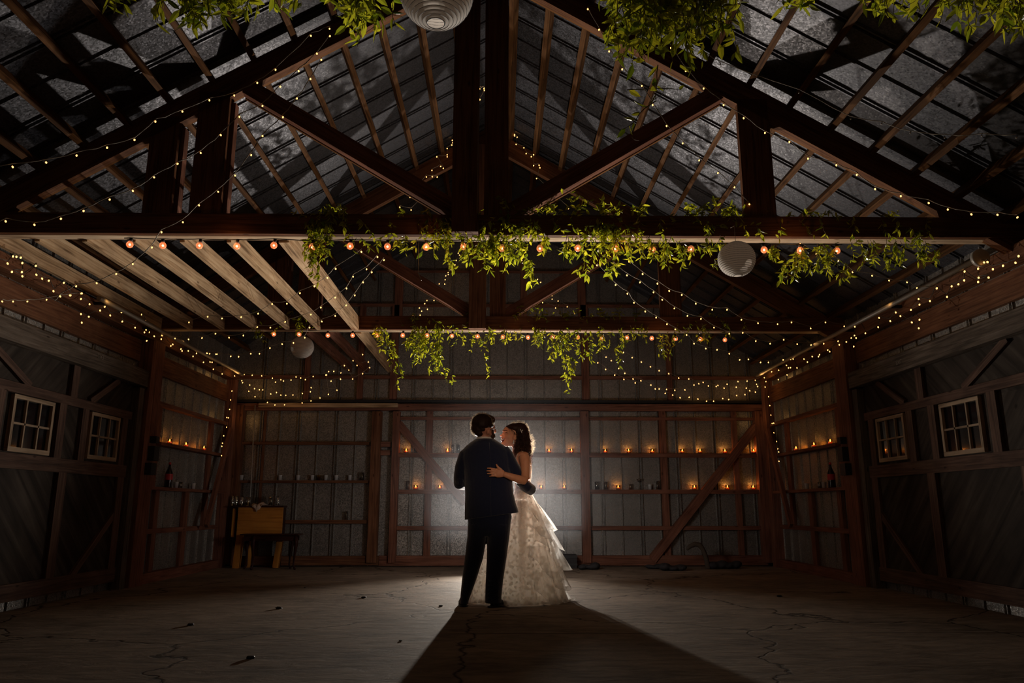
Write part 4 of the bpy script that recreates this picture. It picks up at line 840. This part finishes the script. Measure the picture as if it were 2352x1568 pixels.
bistro('row of orange globe bulbs under the nearest tie beam', [298, 374, 458, 544, 629, 717, 804, 890, 979, 1065, 1153, 1240, 1327, 1413, 1499, 1587, 1671, 1755, 1838, 1922], (562, 575), 5.86, 3.05)
bistro('row of smaller-looking globe bulbs under the second tie beam', [629, 687, 753, 810, 866, 925, 981, 1038, 1097, 1155, 1213, 1270, 1327, 1383, 1440, 1497, 1552, 1608, 1665], (767, 779), 9.26, 3.03)
for x, Y in ((-2.2, 5.8), (-.6, 5.8), (1.0, 5.8), (2.4, 5.8), (-1.6, 9.2), (.2, 9.2), (2.0, 9.2)): lamp('bistro_glow', 'POINT', (x, Y, 2.98), .30, (1, .42, .16), .03)

# ------------------------------------------------------------ paper lanterns
def lantern(px, py, Y, R, label, rot=0, ztop=3.09):
    c = atY(px, py, Y); e = empty('paper_lantern', c); tag(e, label, 'lantern', 'round white paper lanterns')
    m = MB(); prof = []; N_ = 22; a0 = .24
    for i in range(N_*4+1):
        a = a0+(pi-2*a0)*i/(N_*4); sc = 1-.022*abs(sin(pi*i/4)); prof.append((R*sin(a)*sc, -R*.97*cos(a)*sc))
    m.lathe(prof, c, 40); m.build('paper_shade', 'paper', e, fix=False)
    w = MB()
    for i in range(N_+1):
        a = a0+(pi-2*a0)*i/N_; rr = R*sin(a)*1.003; z = -R*.97*cos(a); w.tube([c+Vector((rr*cos(t), rr*sin(t), z)) for t in [2*pi*k/28 for k in range(29)]], .0011 if 0 < i < N_ else .0022, 3, cap=False)
    for t in (0.3, 0.3+pi): w.tube([c+Vector((.035*R/.15*cos(t), .035*R/.15*sin(t), z)) for z in (-R*.93, 0, R*.93)], .0016, 4)
    w.build('wire_frame', 'iron', e)
    k = MB(); k.tube([c+Vector((0, 0, R*.9)), Vector((c.x, c.y, ztop)), Vector((c.x, Y+.1, ztop+.02))], .002, 4); k.build('hanging_cord', 'cord', e)
    return e
lantern(1003, -17, 2.92, .162, 'largest-looking white paper lantern, cut by the top edge of the photo')
lantern(1692, 595, 5.66, .146, 'white paper lantern hanging in front of the nearest tie beam, right of centre')
lantern(694, 797, 9.62, .150, 'small dim paper lantern behind the second tie beam at left')

# ------------------------------------------------------------ greenery
def vine_piece(label, jobs, name='leafy_garland', seed=1, leaf=(.046, .074), dens=.0145, grp='greenery garlands'):
    rn = random.Random(seed); F = MB(); St = MB()
    def leafq(p, d, up, L, w_):
        d = d.normalized(); s_ = d.cross(up)
        if s_.length < .1: s_ = d.cross(Vector((1, 0, .2)))
        s_.normalize(); nrm = s_.cross(d); bm = F.bm; cu = rn.uniform(-.25, .25)
        P = lambda a, b, c: bm.verts.new(p+d*(a*L)+s_*(b*w_)+nrm*(c*L+cu*a*a*L))
        a0, m1, m2, t_ = P(0, 0, 0), P(.33, 0, -.03), P(.70, 0, -.01), P(1, 0, .02); l1, l2 = P(.30, -.5, .05), P(.66, -.42, .05); r1, r2 = P(.30, .5, .05), P(.66, .42, .05)
        for f_ in ((a0, l1, m1), (l1, l2, m2, m1), (l2, t_, m2), (a0, m1, r1), (m1, m2, r2, r1), (m2, t_, r2)): F.face(f_)
    for (p0, p1, wob, gaps) in jobs:
        L = (p1-p0).length; n = max(4, int(L/.03)); pts = []; o = Vector((0, 0, 0))
        for i in range(n+1):
            t = i/n; o += Vector((rn.gauss(0, 1), rn.gauss(0, .7), rn.gauss(0, .5)))*wob*.22; o *= .93
            pts.append(p0.lerp(p1, t)+o+Vector((0, 0, -.05*L*sin(pi*t)*0)))
        St.tube(pts, [.0022*(1-.5*i/n) for i in range(n+1)], 4, cap=False)
        if rn.random() < .5:   # curling tendril
            q = pts[rn.randrange(1, n)]; ph = rn.uniform(0, 6); St.tube([q+Vector((.018*cos(ph+k*.8)*(k/6)+.006*k*cos(ph), .01*sin(ph+k*.8), -.008*k+.012*sin(ph+k*.9))) for k in range(8)], .001, 3, cap=False)
        acc = 0
        for a, b in zip(pts, pts[1:]):
            acc += (b-a).length
            while acc > dens:
                acc -= dens
                if rn.random() < gaps: continue
                d = (b-a).normalized()*.5+Vector((rn.gauss(0, .7), rn.gauss(0, .7), rn.gauss(-.35, .5))); l_ = rn.uniform(*leaf)*(.8 if rn.random() < .4 else 1.05)
                leafq(a.lerp(b, rn.random()), d, Vector((rn.gauss(0, 1), rn.gauss(0, 1), rn.gauss(0, 1))), l_, l_*rn.uniform(.24, .42))
    c = jobs[0][0]; e = empty(name, c); tag(e, label, 'garland', grp)
    F.build('leaves', 'leaf', e, fix=False); St.build('vine_stems', 'stem', e); return e
rg = random.Random(5)
def clump(xc, sp, y0, y1, n, Y, dY=.08, wob=.05, gap=.15, drift=0, hard=False):
    out = []
    for i in range(n):
        x = xc+rg.uniform(-sp, sp); ye = y0+(y1-y0)*(1 if hard else rg.uniform(.45, 1.0)); xe = x+rg.gauss(0, sp*.35)+drift*(1 if hard else rg.random())
        out.append((atY(x, y0+rg.uniform(-6, 6), Y+rg.uniform(-dY, dY)), atY(xe, ye, Y+rg.uniform(-dY, dY)), wob, gap))
    return out
J = []
for (xc, sp, y0, y1, n) in ((740, 32, 500, 612, 12), (765, 28, 470, 545, 8), (718, 14, 545, 625, 4), (722, 5, 600, 650, 2), (905, 30, 540, 590, 5), (945, 22, 548, 580, 3), (825, 18, 548, 580, 3), (1010, 26, 500, 598, 10), (1028, 8, 585, 612, 3), (1105, 34, 545, 612, 12), (1150, 34, 540, 622, 14), (1200, 20, 550, 615, 8), (1213, 8, 600, 662, 4), (1250, 14, 535, 592, 4), (1180, 60, 505, 560, 12), (1330, 24, 540, 605, 7), (1345, 10, 590, 636, 3), (1300, 18, 570, 596, 3), (1395, 30, 520, 625, 12), (1405, 10, 600, 640, 4), (1440, 30, 530, 600, 8), (1370, 40, 510, 560, 8), (1485, 26, 545, 612, 6), (1528, 10, 560, 625, 4), (1540, 30, 545, 590, 6), (1580, 24, 560, 602, 5), (1610, 20, 560, 590, 4), (1572, 4, 590, 636, 2), (1640, 22, 545, 585, 4), (1780, 16, 565, 600, 5), (1810, 12, 600, 660, 4), (1850, 20, 570, 640, 6), (1838, 10, 600, 645, 3), (1900, 24, 560, 640, 7), (1925, 10, 600, 650, 3), (1980, 24, 555, 615, 6), (2050, 26, 555, 622, 6), (2120, 22, 560, 612, 5), (2150, 12, 570, 625, 3), (2090, 50, 520, 570, 5), (1640, 10, 600, 612, 2)):
    J += clump(xc, sp, y0, y1, n, 5.87, .06)
for (xc, sp, y0, y1, n) in ((1230, 60, 495, 452, 9), (1290, 50, 500, 462, 7), (1440, 40, 500, 468, 8), (1370, 22, 500, 455, 3), (1620, 40, 500, 460, 8), (1690, 30, 505, 468, 6), (1580, 30, 510, 478, 5), (1830, 60, 505, 480, 8), (1960, 90, 510, 490, 9), (780, 30, 495, 470, 4), (720, 30, 500, 478, 4), (960, 60, 495, 480, 4), (1120, 60, 500, 475, 6), (1540, 200, 520, 500, 8)):
    J += clump(xc, sp, y0, y1, n, 5.95, .10, .07)
J += [(atY(680+i*53+rg.uniform(-25, 25), 500, 5.86), atY(700+i*53+rg.uniform(-30, 30), 545, 5.85), .06, .2) for i in range(28)]
J += [(atY(1190, 482, 5.84), atY(1330, 448, 5.84), .03, .5), (atY(1290, 432, 5.86), atY(1388, 478, 5.86), .02, .7)]
vine_piece('leafy vine garland draped along the nearest tie beam, brightly backlit', J, seed=3)
J = []
for (xc, sp, y0, y1, n) in ((980, 36, 745, 840, 18), (950, 28, 760, 835, 8), (1005, 16, 790, 862, 8), (1022, 5, 840, 878, 3), (1038, 4, 865, 892, 2), (870, 22, 745, 810, 6), (900, 14, 780, 835, 6), (910, 8, 825, 890, 3), (915, 4, 870, 900, 1), (1040, 40, 745, 800, 9), (1110, 20, 760, 805, 5), (1118, 5, 800, 872, 1), (1140, 24, 755, 790, 5), (1180, 24, 755, 792, 6), (1230, 28, 752, 800, 8), (1285, 22, 760, 835, 8), (1300, 12, 815, 872, 5), (1304, 6, 850, 905, 3), (1330, 28, 755, 835, 9), (1400, 30, 750, 815, 8), (1425, 8, 790, 842, 3), (1470, 30, 740, 790, 6), (1530, 22, 760, 830, 5), (1600, 40, 740, 790, 6), (1690, 40, 735, 780, 5), (640, 60, 730, 770, 6), (600, 30, 740, 790, 4), (690, 30, 715, 770, 5)):
    J += clump(xc, sp, y0, y1, n, 9.24, .08, .05, .25)
for (xc, sp, y0, y1, n) in ((990, 30, 745, 725, 6), (940, 30, 745, 720, 5), (1270, 60, 735, 702, 10), (1350, 60, 735, 712, 8), (1430, 60, 735, 705, 7), (1190, 50, 735, 715, 6), (600, 60, 735, 705, 8), (680, 40, 735, 708, 5), (1650, 60, 735, 715, 6), (1060, 30, 735, 715, 4)):
    J += clump(xc, sp, y0, y1, n, 9.32, .12, .07, .3)
vine_piece('smaller-looking leafy garland along the second tie beam, above the couple', J, seed=4, dens=.017)
for lab, cl_, sd in (
    ('sprigs of greenery hanging into the top edge at upper left', ((235, 14, -40, 30, 4), (290, 12, -30, 22, 2), (420, 34, -60, 60, 14), (450, 14, 0, 92, 5), (500, 40, -60, 50, 12), (560, 26, -30, 40, 7), (575, 8, 40, 92, 2), (620, 18, -30, 20, 3), (700, 10, -30, 40, 2), (690, 5, -10, 24, 1)), 21),
    ('leafy vine tail hanging at the top edge, left of the big paper lantern', ((822, 18, -60, 105, 9), (850, 14, -20, 118, 5), (862, 7, 90, 160, 2), (800, 12, -40, 40, 4), (752, 12, -40, 20, 2), (905, 6, 20, 90, 1)), 22),
    ('thickest clump of hanging greenery, at the top right of centre, with a long curling tail', ((1470, 70, -90, 90, 22), (1560, 70, -90, 110, 26), (1620, 40, -60, 110, 12), (1450, 22, 60, 150, 8), (1500, 24, 60, 165, 9), (1590, 20, 80, 160, 7), (1400, 22, -40, 30, 6), (1530, 50, 40, 140, 14), (1690, 6, -20, 135, 2), (1655, 16, -30, 60, 4)), 23),
    ('thin greenery hanging into the top right corner of the photo', ((1830, 30, -50, 28, 8), (1930, 60, -60, 22, 8), (2060, 24, -50, 45, 8), (2110, 22, -40, 50, 7), (2250, 60, -60, 60, 16), (2330, 30, -30, 90, 8), (2190, 20, -30, 40, 4), (2210, 6, 40, 100, 1)), 24)):
    J = []
    for (xc, sp, y0, y1, n) in cl_: J += clump(xc, sp, min(y0, -60), y1, n, 2.5, .14, .05, .12)
    if sd == 23: J += [(atY(1512, 150, 2.5), atY(1505, 230, 2.5), .02, .4), (atY(1505, 230, 2.5), atY(1418, 300, 2.5), .03, .35), (atY(1440, 205, 2.5), atY(1565, 205, 2.5), .01, .97)]
    vine_piece(lab, J, seed=sd, leaf=(.040, .066), dens=.019)

# ============================================================ THINGS ON THE SHELVES
def zsh(y, dep): return atY(1150, y, YB-dep).z
ZU, ZL, ZB = zsh(1040, .115), zsh(1124, .115), zsh(1208, .09)
def votive(p, label, grp, power=.42, wall=(0, 1, 0)):
    e = empty('votive_candle', p); tag(e, label, 'candle', grp); p = Vector(p)
    m = MB(); m.lathe([(0, .002), (.030, .002), (.034, .010), (.036, .070), (.0335, .070), (.031, .012), (0, .010)], p, 14); m.build('glass_cup', 'votive', e)
    m = MB(); m.lathe([(0, .011), (.029, .011), (.029, .034), (0, .032)], p, 12); m.build('wax', 'wax', e)
    m = MB(); m.lathe([(0, .034), (.006, .040), (.008, .048), (.004, .060), (0, .072)], p, 8); m.build('flame', 'flame', e)
    lamp('candle_light', 'POINT', p-Vector(wall)*.013+Vector((0, 0, .062)), power, (1, .40, .08), .006)
    return e
cand = [(933, 'u', 'first votive candle on the upper shelf, at its left end below the slanted brace'), (1028, 'u', "votive candle on the upper shelf just left of the groom's shoulder"), (1261, 'u', "votive candle on the upper shelf nearest the bride's curls"), (1313, 'u', 'votive candle on the upper shelf just left of the centre-right post'),
        (1390, 'u', 'votive candle on the upper shelf, first to the right of the centre-right post'), (1444, 'u', 'votive candle on the upper shelf, second to the right of the centre-right post'), (1498, 'u', 'votive candle on the upper shelf, third to the right of the centre-right post'), (1567, 'u', 'votive candle on the upper shelf, fourth to the right of the centre-right post'),
        (1608, 'u', 'votive candle on the upper shelf, fifth right of the post, close to its left neighbour'), (1665, 'u', 'votive candle on the upper shelf beside the top of the slanted brace'), (1731, 'u', 'last votive candle on the upper shelf, next to the right corner post'),
        (955, 'l', 'leftmost votive candle on the lower shelf, beside a clear glass'), (1010, 'l', "votive candle on the lower shelf left of the groom's elbow"), (1243, 'l', 'votive candle on the lower shelf just right of the embracing arm'), (1296, 'l', 'votive candle on the lower shelf just left of the centre-right post'),
        (1420, 'l', 'votive candle on the lower shelf between tumblers, right of the centre-right post'), (1595, 'l', 'votive candle on the lower shelf just left of the long slanted brace'), (1671, 'l', 'votive candle on the lower shelf, right of the long slanted brace'), (1730, 'l', 'last votive candle on the lower shelf, by the right corner post')]
for x, w, lb_ in cand:
    z = ZU if w == 'u' else ZL; q = atY(x, 1035 if w == 'u' else 1120, YB-.065); votive((q.x, YB-.065, z+.001), lb_, 'votive candles on the back wall shelves')
for s, nm in ((-1, 'left'), (1, 'right')):
    mx = (lambda x: x) if s < 0 else (lambda x: 2298-x)
    for x, pos in ((391, 'nearest the camera'), (429, 'in the middle of three'), (471, 'farthest from the camera')):
        q = atX(mx(x), 1000 if s < 0 else 1013, s*(W-.075)); votive((s*(W-.075), q.y, 1.706), 'votive candle on the %s wall shelf, %s' % (nm, pos), 'votive candles on the side walls', .4, (s, 0, 0))

def vessel(name, p, prof, mat, label, cat, grp=None, liquid=None):
    p = Vector(p); m = MB(); m.lathe(prof, p, 16); 
    if liquid:
        e = empty(name, p); m.build('glass', mat, e); k = MB(); k.lathe(liquid[0], p, 14); k.build('drink', liquid[1], e); tag(e, label, cat, grp); return e
    return tag(m.build(name, mat, loc=p), label, cat, grp)
TUM = [(0, .003), (.034, .003), (.038, .125), (.036, .125), (.032, .010), (0, .010)]
TALL = [(0, .003), (.028, .003), (.031, .135), (.029, .135), (.026, .012), (0, .012)]
SHOT = [(0, .002), (.026, .002), (.031, .085), (.029, .085), (.024, .010), (0, .010)]
CUP = [(0, .002), (.026, .002), (.031, .078), (.0325, .080), (.029, .078), (.024, .006), (0, .006)]
JAR = [(0, .003), (.030, .003), (.034, .02), (.034, .095), (.024, .115), (.026, .14), (.024, .14), (.022, .115), (.031, .093), (.031, .01), (0, .01)]
WINE = [(0, .002), (.034, .002), (.030, .006), (.005, .012), (.004, .105), (.012, .112), (.036, .135), (.055, .165), (.053, .165), (.034, .138), (0, .116)]
MAT['wine'] = simple('dark_drink', (.012, .008, .012), .1)
def on(x, w, dy=.06): 
    z, y = {'u': (ZU, 1035), 'l': (ZL, 1120), 'b': (ZB, 1205)}[w]; q = atY(x, y, YB-dy); return (q.x, YB-dy, z+.001)
vessel('tumbler', on(1371, 'l'), TUM, 'clear', 'tall tumbler half full of a dark drink, next to the centre-right post', 'glass', 'glasses on the lower shelf', ([(0, .012), (.031, .012), (.034, .062), (0, .062)], 'wine'))
vessel('tumbler', on(1392, 'l'), TUM, 'clear', 'empty tumbler beside the half-full one on the lower shelf', 'glass', 'glasses on the lower shelf')
vessel('tumbler', on(1448, 'l'), SHOT, 'clear', 'short cut-glass tumbler between the candle and the stemmed glass', 'glass', 'glasses on the lower shelf')
vessel('stemmed_glass', on(1469, 'l'), WINE, 'clear', 'stemmed cocktail glass with dark wine left in it', 'glass', 'glasses on the lower shelf', ([(0, .118), (.034, .140), (.044, .150), (0, .150)], 'wine'))
vessel('steel_cup', on(1493, 'l'), CUP, 'cupsteel', 'small shiny cup right of the stemmed glass', 'cup', 'glasses on the lower shelf')
vessel('tall_glass', on(1511, 'l'), TALL, 'clear', 'tall narrow glass right of the small shiny cup', 'glass', 'glasses on the lower shelf')
vessel('tall_glass', on(937, 'l'), TALL, 'clear', 'narrow glass at the left end of the lower shelf, before the leftmost candle', 'glass', 'glasses on the lower shelf')
vessel('tall_glass', on(1039, 'u'), TALL, 'clear', "clear glass on the upper shelf beside the groom's shoulder, next to the candle", 'glass'); vessel('tall_glass', on(1053, 'u'), TALL, 'clear', "second clear glass on the upper shelf, nearer the groom's shoulder", 'glass')
for x, lb_ in ((554, 'steel cup on the left bay shelf, alone near the corner'), (643, 'steel cup on the left bay shelf, second from the left'), (684, 'steel cup on the left bay shelf, third from the left'), (717, 'steel cup on the left bay shelf just left of the gold one'), (748, 'steel cup on the left bay shelf just right of the gold one'), (772, 'steel cup on the left bay shelf, second right of the gold one'), (803, 'steel cup on the left bay shelf, rightmost of the row')):
    q = atY(x, 1100, YB-.055); vessel('steel_cup', (q.x, YB-.055, zsh(1103, .10)+.001), CUP, 'cupsteel', lb_, 'cup', 'steel cups on the left bay shelf')
MAT['gold'] = simple('brass_gold', (.75, .48, .12), .2, 1)
q = atY(732, 1100, YB-.055); vessel('gold_cup', (q.x, YB-.055, zsh(1103, .10)+.001), CUP, 'gold', 'gold-coloured cup in the row of steel cups', 'cup', 'steel cups on the left bay shelf')
q = atY(831, 1100, YB-.055); vessel('tumbler', (q.x, YB-.055, zsh(1103, .10)+.001), TUM, 'clear', 'clear glass at the right end of the steel cup shelf', 'glass')
q = atY(795, 1192, YB-.055); vessel('tall_glass', (q.x, YB-.055, zsh(1194, .10)+.001), TALL, 'clear', 'clear glass alone on the lowest shelf of the left bay', 'glass')
q = atY(545, 1010, YB-.055); vessel('steel_cup', (q.x, YB-.055, zsh(1014, .10)+.001), CUP, 'cupsteel', 'steel cup on the upper shelf of the left bay, in the corner', 'cup')
BOT = [(0, .0), (.045, .0), (.048, .01), (.048, .16), (.044, .19), (.020, .25), (.014, .27), (.014, .30), (0, .30)]
for s, nm in ((-1, 'left'), (1, 'right')):
    mx = (lambda x: x) if s < 0 else (lambda x: 2298-x); yy = 1112 if s < 0 else 1125
    def at_(x): return (s*(W-.08), atX(mx(x), yy, s*(W-.08)).y, 1.151)
    p = at_(386); e = empty('soda_bottle', p); tag(e, 'dark soda bottle with a red label on the %s wall shelf' % nm, 'bottle', 'soda bottles')
    MB().lathe(BOT, p, 16).build('bottle', 'cola', e); MB().lathe([(.0485, .10), (.0488, .175)], p, 16).build('label', 'redlabel', e); MB().lathe([(0, .325), (.016, .325), (.016, .296), (0, .296)], p, 12).build('cap', 'redlabel', e)
    vessel('steel_cup', at_(404), CUP, 'cupsteel', 'steel cup just beyond the soda bottle on the %s wall shelf' % nm, 'cup', 'steel cups on the side walls')
    vessel('tumbler', at_(414), SHOT, 'clear', 'clear glass beyond the steel cup on the %s wall shelf' % nm, 'glass')
    vessel('steel_cup', at_(444), CUP, 'cupsteel', 'second, farther steel cup on the %s wall shelf' % nm, 'cup', 'steel cups on the side walls')

# ============================================================ BAR CABINET, SIDE TABLE, THINGS ON THE FLOOR
YC = 11.97
def C_(x, y, dY=0): return atY(x, y, YC+dY)
zt = C_(600, 1163).z; e = empty('bar_cabinet', (C_(600, 1300).x, YC+.2, 0)); tag(e, 'small bar cabinet with an orange oak front and thick legs, bottles on top', 'cabinet')
xl, xr = C_(545, 1200).x, C_(648, 1200).x; dp = .205; zb = C_(600, 1224).z-.06
MB().box((xl, YC, zb), (xr, YC+.03, zt-.012)).build('front_panel', 'orange', e)
MB().box((xl-.14, YC-.02, zt-.012), (xr+.01, YC+dp, zt+.014)).build('top', 'mahogany', e)
MB().box((xl-.10, YC+.05, zb), (xl-.055, YC+.08, zt-.03)).build('door_edge', 'orange', e)
MB().box((xl+.01, YC+.04, zb), (xl+.04, YC+dp-.03, zt-.014)).build('side_panel', 'orange', e); MB().box((xr-.03, YC+.04, zb), (xr, YC+dp-.03, zt-.014)).build('side_panel', 'mahogany', e)
a = C_(536, 1300).x; MB().beam(((a+xl+.07)/2-.01, YC+.04, 0), ((xl+.05), YC+.04, zb+.02), .10, .08, (0, 1, 0)).build('leg', 'orange', e)
b_ = C_(632, 1300).x; MB().beam((b_-.02, YC+.10, 0), (b_+.03, YC+.10, zb), .085, .08, (0, 1, 0)).build('leg', 'orange', e)
c2 = C_(571, 1297, .24).x; MB().tube([(c2, YC+.19, 0), (c2+.01, YC+.19, zb)], [.042, .05], 14).build('leg', 'orange', e); MB().tube([(xr-.08, YC+.19, 0), (xr-.08, YC+.19, zb)], [.042, .05], 14).build('leg', 'mahogany', e)
for x, nm_, pr, lb_ in ((517, 'glass_jar', TALL, 'faint glass at the far left end of the cabinet top'), (533, 'glass_jar', JAR, 'tallest narrow-necked glass jar on the cabinet, second from its left end'), (542, 'glass_jar', JAR, 'glass jar on the cabinet between the tallest jar and the widest one'), (555, 'glass_jar', JAR, 'brightest glass jar in the middle of the left group on the cabinet'), (569, 'glass_jar', TUM, 'cut-glass tumbler on the cabinet just left of the folded towel'), (621, 'glass_jar', TUM, 'tumbler on the cabinet between towel and right end'), (637, 'glass_jar', JAR, 'glass jar at the right end of the cabinet top')):
    vessel(nm_, (C_(x, 1160, .14).x, YC+.14, zt+.0145), [(r_*.95, z_*1.05) for r_, z_ in pr], 'clear', lb_, 'glass', 'glassware on the bar cabinet')
m = MB(); R_ = []; rn = random.Random(2); c0 = C_(592, 1158); 
for i in range(9):
    row = []
    for j_ in range(13):
        u, v = j_/12-.5, i/8; x = c0.x+u*.24*(1-.35*v*(v > .5)); y = YC+.16-v*.22; z = zt+.018+.022*(1+sin(9*u+3*v))*(1-v)+.012*sin(17*u)
        if y < YC-.022: z -= (YC-.022-y)*.0+(.10*(v-.83)/.17)*(1-abs(u)*1.9); y = YC-.028-.004*sin(14*u)
        row.append(m.bm.verts.new((x, y, max(z, zt+.017 if y > YC-.024 else 0))))
    R_.append(row)
for A, B in zip(R_, R_[1:]):
    for j_ in range(12): m.face((A[j_], A[j_+1], B[j_+1], B[j_]), None, True)
o = m.build('folded_towel', 'towel', loc=(c0.x, YC+.05, zt+.016)); so = o.modifiers.new('thick', 'SOLIDIFY'); so.thickness = .004; tag(o, 'pale crumpled towel hanging over the front edge of the bar cabinet', 'towel')
YT = 11.68; T_ = lambda x, y, d=0: atY(x, y, YT+d)
zt2 = T_(620, 1226).z; e = empty('side_table', (T_(620, 1300).x, YT+.2, 0)); tag(e, 'low dark mahogany table with curved legs in front of the bar cabinet', 'table')
xa, xb = T_(553, 1226).x, T_(686, 1226).x; dpt = min(.34, YC-YT-.03) if YC-YT > .1 else .3
def cab_leg(x, y, sx, sy):
    MB().tube([(x, y, zt2-.02), (x+sx*.012, y+sy*.012, zt2-.09), (x+sx*.022, y+sy*.02, zt2-.14), (x+sx*.004, y+sy*.004, zt2*.45), (x-sx*.006, y, .06), (x+sx*.02, y-.015, .012), (x+sx*.022, y-.02, .002)], [.024, .030, .030, .018, .012, .018, .014], 10).build('leg', 'mahogany', e)
YTb = YT+dpt
MB().box((xa, YT-.03, zt2-.02), (xb, YTb+.02, zt2)).build('table_top', 'mahogany', e)
MB().box((xa+.05, YT, zt2-.10), (xb-.05, YT+.02, zt2-.02)).build('apron', 'mahogany', e); MB().box((xa+.05, YTb-.03, zt2-.10), (xb-.05, YTb-.01, zt2-.02)).build('apron', 'mahogany', e)
for x, y, sx, sy in ((xa+.20, YT+.01, -.3, -1), (xb-.05, YT+.02, 1, -1), (xa+.04, YTb-.03, -1, 1), (xb-.17, YTb-.03, 1, 1)): cab_leg(x, y, sx, sy)
# along the foot of the back wall
def lump(name, x0, y0, x1, y1, Y, mat, label, cat, sq=.5, n=5, seed=1):
    rn = random.Random(seed); p, q = atY(x0, y0, Y), atY(x1, y1, Y); m = MB()
    w = q.x-p.x; h = max(.05, p.z)
    for i in range(n):
        cx = p.x+w*(i+.5)/n; hh = h*rn.uniform(.55, 1) if n > 1 else h; m.ell((cx, Y+rn.uniform(-.03, .03), hh*.48), (w/n*.85, .13, hh*.5), Euler((0, rn.uniform(-.3, .3), rn.uniform(-.5, .5))))
    o = m.build(name, mat, loc=((p.x+q.x)/2, Y, 0)); smooth_solid(o, .018, 2); return tag(o, label, cat)
MAT['tarp'] = cloth('dark_canvas', (.035, .033, .036), .9, 0, bump=.6, sc=60)
p, q = atY(1284, 1273, 11.95), atY(1324, 1303, 11.95)
e = empty('storage_crate', ((p.x+q.x)/2, 11.95, 0)); tag(e, 'dark crate standing right behind the hem of the gown', 'crate')
MB().box((p.x, 11.85, 0), (q.x, 12.10, p.z)).build('box', 'tarp', e)
for z in (.06, p.z-.03): MB().box((p.x-.006, 11.843, z-.015), (q.x+.006, 11.85, z+.015)).build('band', 'black', e)
lump('canvas_bag', 1332, 1288, 1374, 1307, 11.7, 'tarp', 'dark rounded bag on the floor left of the centre-right post', 'bag', seed=4, n=3)
lump('canvas_bag', 1489, 1294, 1552, 1308, 11.75, 'tarp', 'long low dark bundle on the floor at the foot of the slanted brace', 'bag', seed=5)
lump('canvas_bag', 1518, 1290, 1572, 1314, 11.45, 'tarp', 'dark lumpy bundle lying in front of the long low one', 'bag', seed=6, n=3)
lump('debris_heap', 1630, 1281, 1700, 1302, 11.8, 'tarp', 'dark shapeless heap on the floor toward the right corner', 'heap', seed=7, n=4)
m = MB(); Y_ = 11.75; m.tube([atY(x, y, Y_) for x, y in ((1577, 1262), (1585, 1254), (1596, 1249), (1606, 1251), (1614, 1260), (1620, 1275), (1624, 1290), (1627, 1306))], [.02, .035, .04, .04, .036, .036, .04, .042], 12); o = m.build('curved_branch', 'grey', loc=atY(1627, 1307, Y_)); smooth_solid(o, .012, 2)
tag(o, 'pale arched piece of driftwood-like timber standing at the back wall', 'timber')
m = MB(); p = atY(586, 930, YB-.13); q = atY(574, 1150, YB-.13); q = p+(q-p)*((p.z-.01)/(p.z-q.z)); m.tube([q, p], .010, 8); o = m.build('leaning_rod', 'pipe', loc=q); tag(o, 'thin pale rod leaning upright behind the bar cabinet', 'rod')
# loose chips and stones on the floor
rs = random.Random(4)
for i, (x, y, r_) in enumerate(((640, 1398, .035), (575, 1512, .03), (438, 1436, .03), (700, 1350, .015), (1012, 1392, .02), (1790, 1370, .03), (920, 1472, .012), (835, 1373, .03))):
    p = atZ(x, y); m = MB(); m.ell((p.x, p.y, r_*.25), (r_, r_*.7, r_*.35), None, 7, 5)
    for v in m.bm.verts: v.co += Vector((rs.uniform(-1, 1), rs.uniform(-1, 1), rs.uniform(-.3, .3)))*r_*.2
    for v in m.bm.verts: v.co.z = max(v.co.z, 0)
    tag(m.build('concrete_chip', 'iron', loc=p), ['dark chip on the floor left of the couple, largest of the chips', 'dark chip near the bottom edge at left', 'dark chip at far left of the floor', 'tiny chip on the lit floor left of the feet', "twig-like chip beside the groom's left shoe", 'dark chip on the right side of the floor', 'tiny chip left of the long shadow', 'flat chip on the floor below the wooden posts'][i], 'chip', 'chips on the floor')

# ============================================================ HAZE drifting in the flash light behind the couple
m = MB(); m.ell((.15, 9.75, 1.35), (1.9, 2.0, 1.3), None, 32, 20)
hz = bpy.data.materials.new('thin_haze'); hz.use_nodes = True; nt = hz.node_tree; nt.nodes.clear()
o = nt.nodes.new('ShaderNodeOutputMaterial'); v = nt.nodes.new('ShaderNodeVolumeScatter'); v.inputs['Anisotropy'].default_value = .4; v.inputs['Color'].default_value = (.85, .9, 1, 1)
tc = nt.nodes.new('ShaderNodeTexCoord'); mp = nt.nodes.new('ShaderNodeMapping'); mp.inputs['Location'].default_value = (-.15/1.9, -9.75/2.0, -1.35/1.3); mp.inputs['Scale'].default_value = (1/1.9, 1/2.0, 1/1.3)
g = nt.nodes.new('ShaderNodeTexGradient'); g.gradient_type = 'QUADRATIC_SPHERE'; ml = nt.nodes.new('ShaderNodeMath'); ml.operation = 'MULTIPLY'; ml.inputs[1].default_value = .042
nt.links.new(tc.outputs['Object'], mp.inputs[0]); nt.links.new(mp.outputs[0], g.inputs[0]); nt.links.new(g.outputs['Fac'], ml.inputs[0]); nt.links.new(ml.outputs[0], v.inputs['Density'])
nt.links.new(v.outputs[0], o.inputs['Volume'])
haze = m.build('haze', hz); tag(haze, 'thin bluish haze glowing around the couple in front of the back wall', 'haze', kind='stuff')
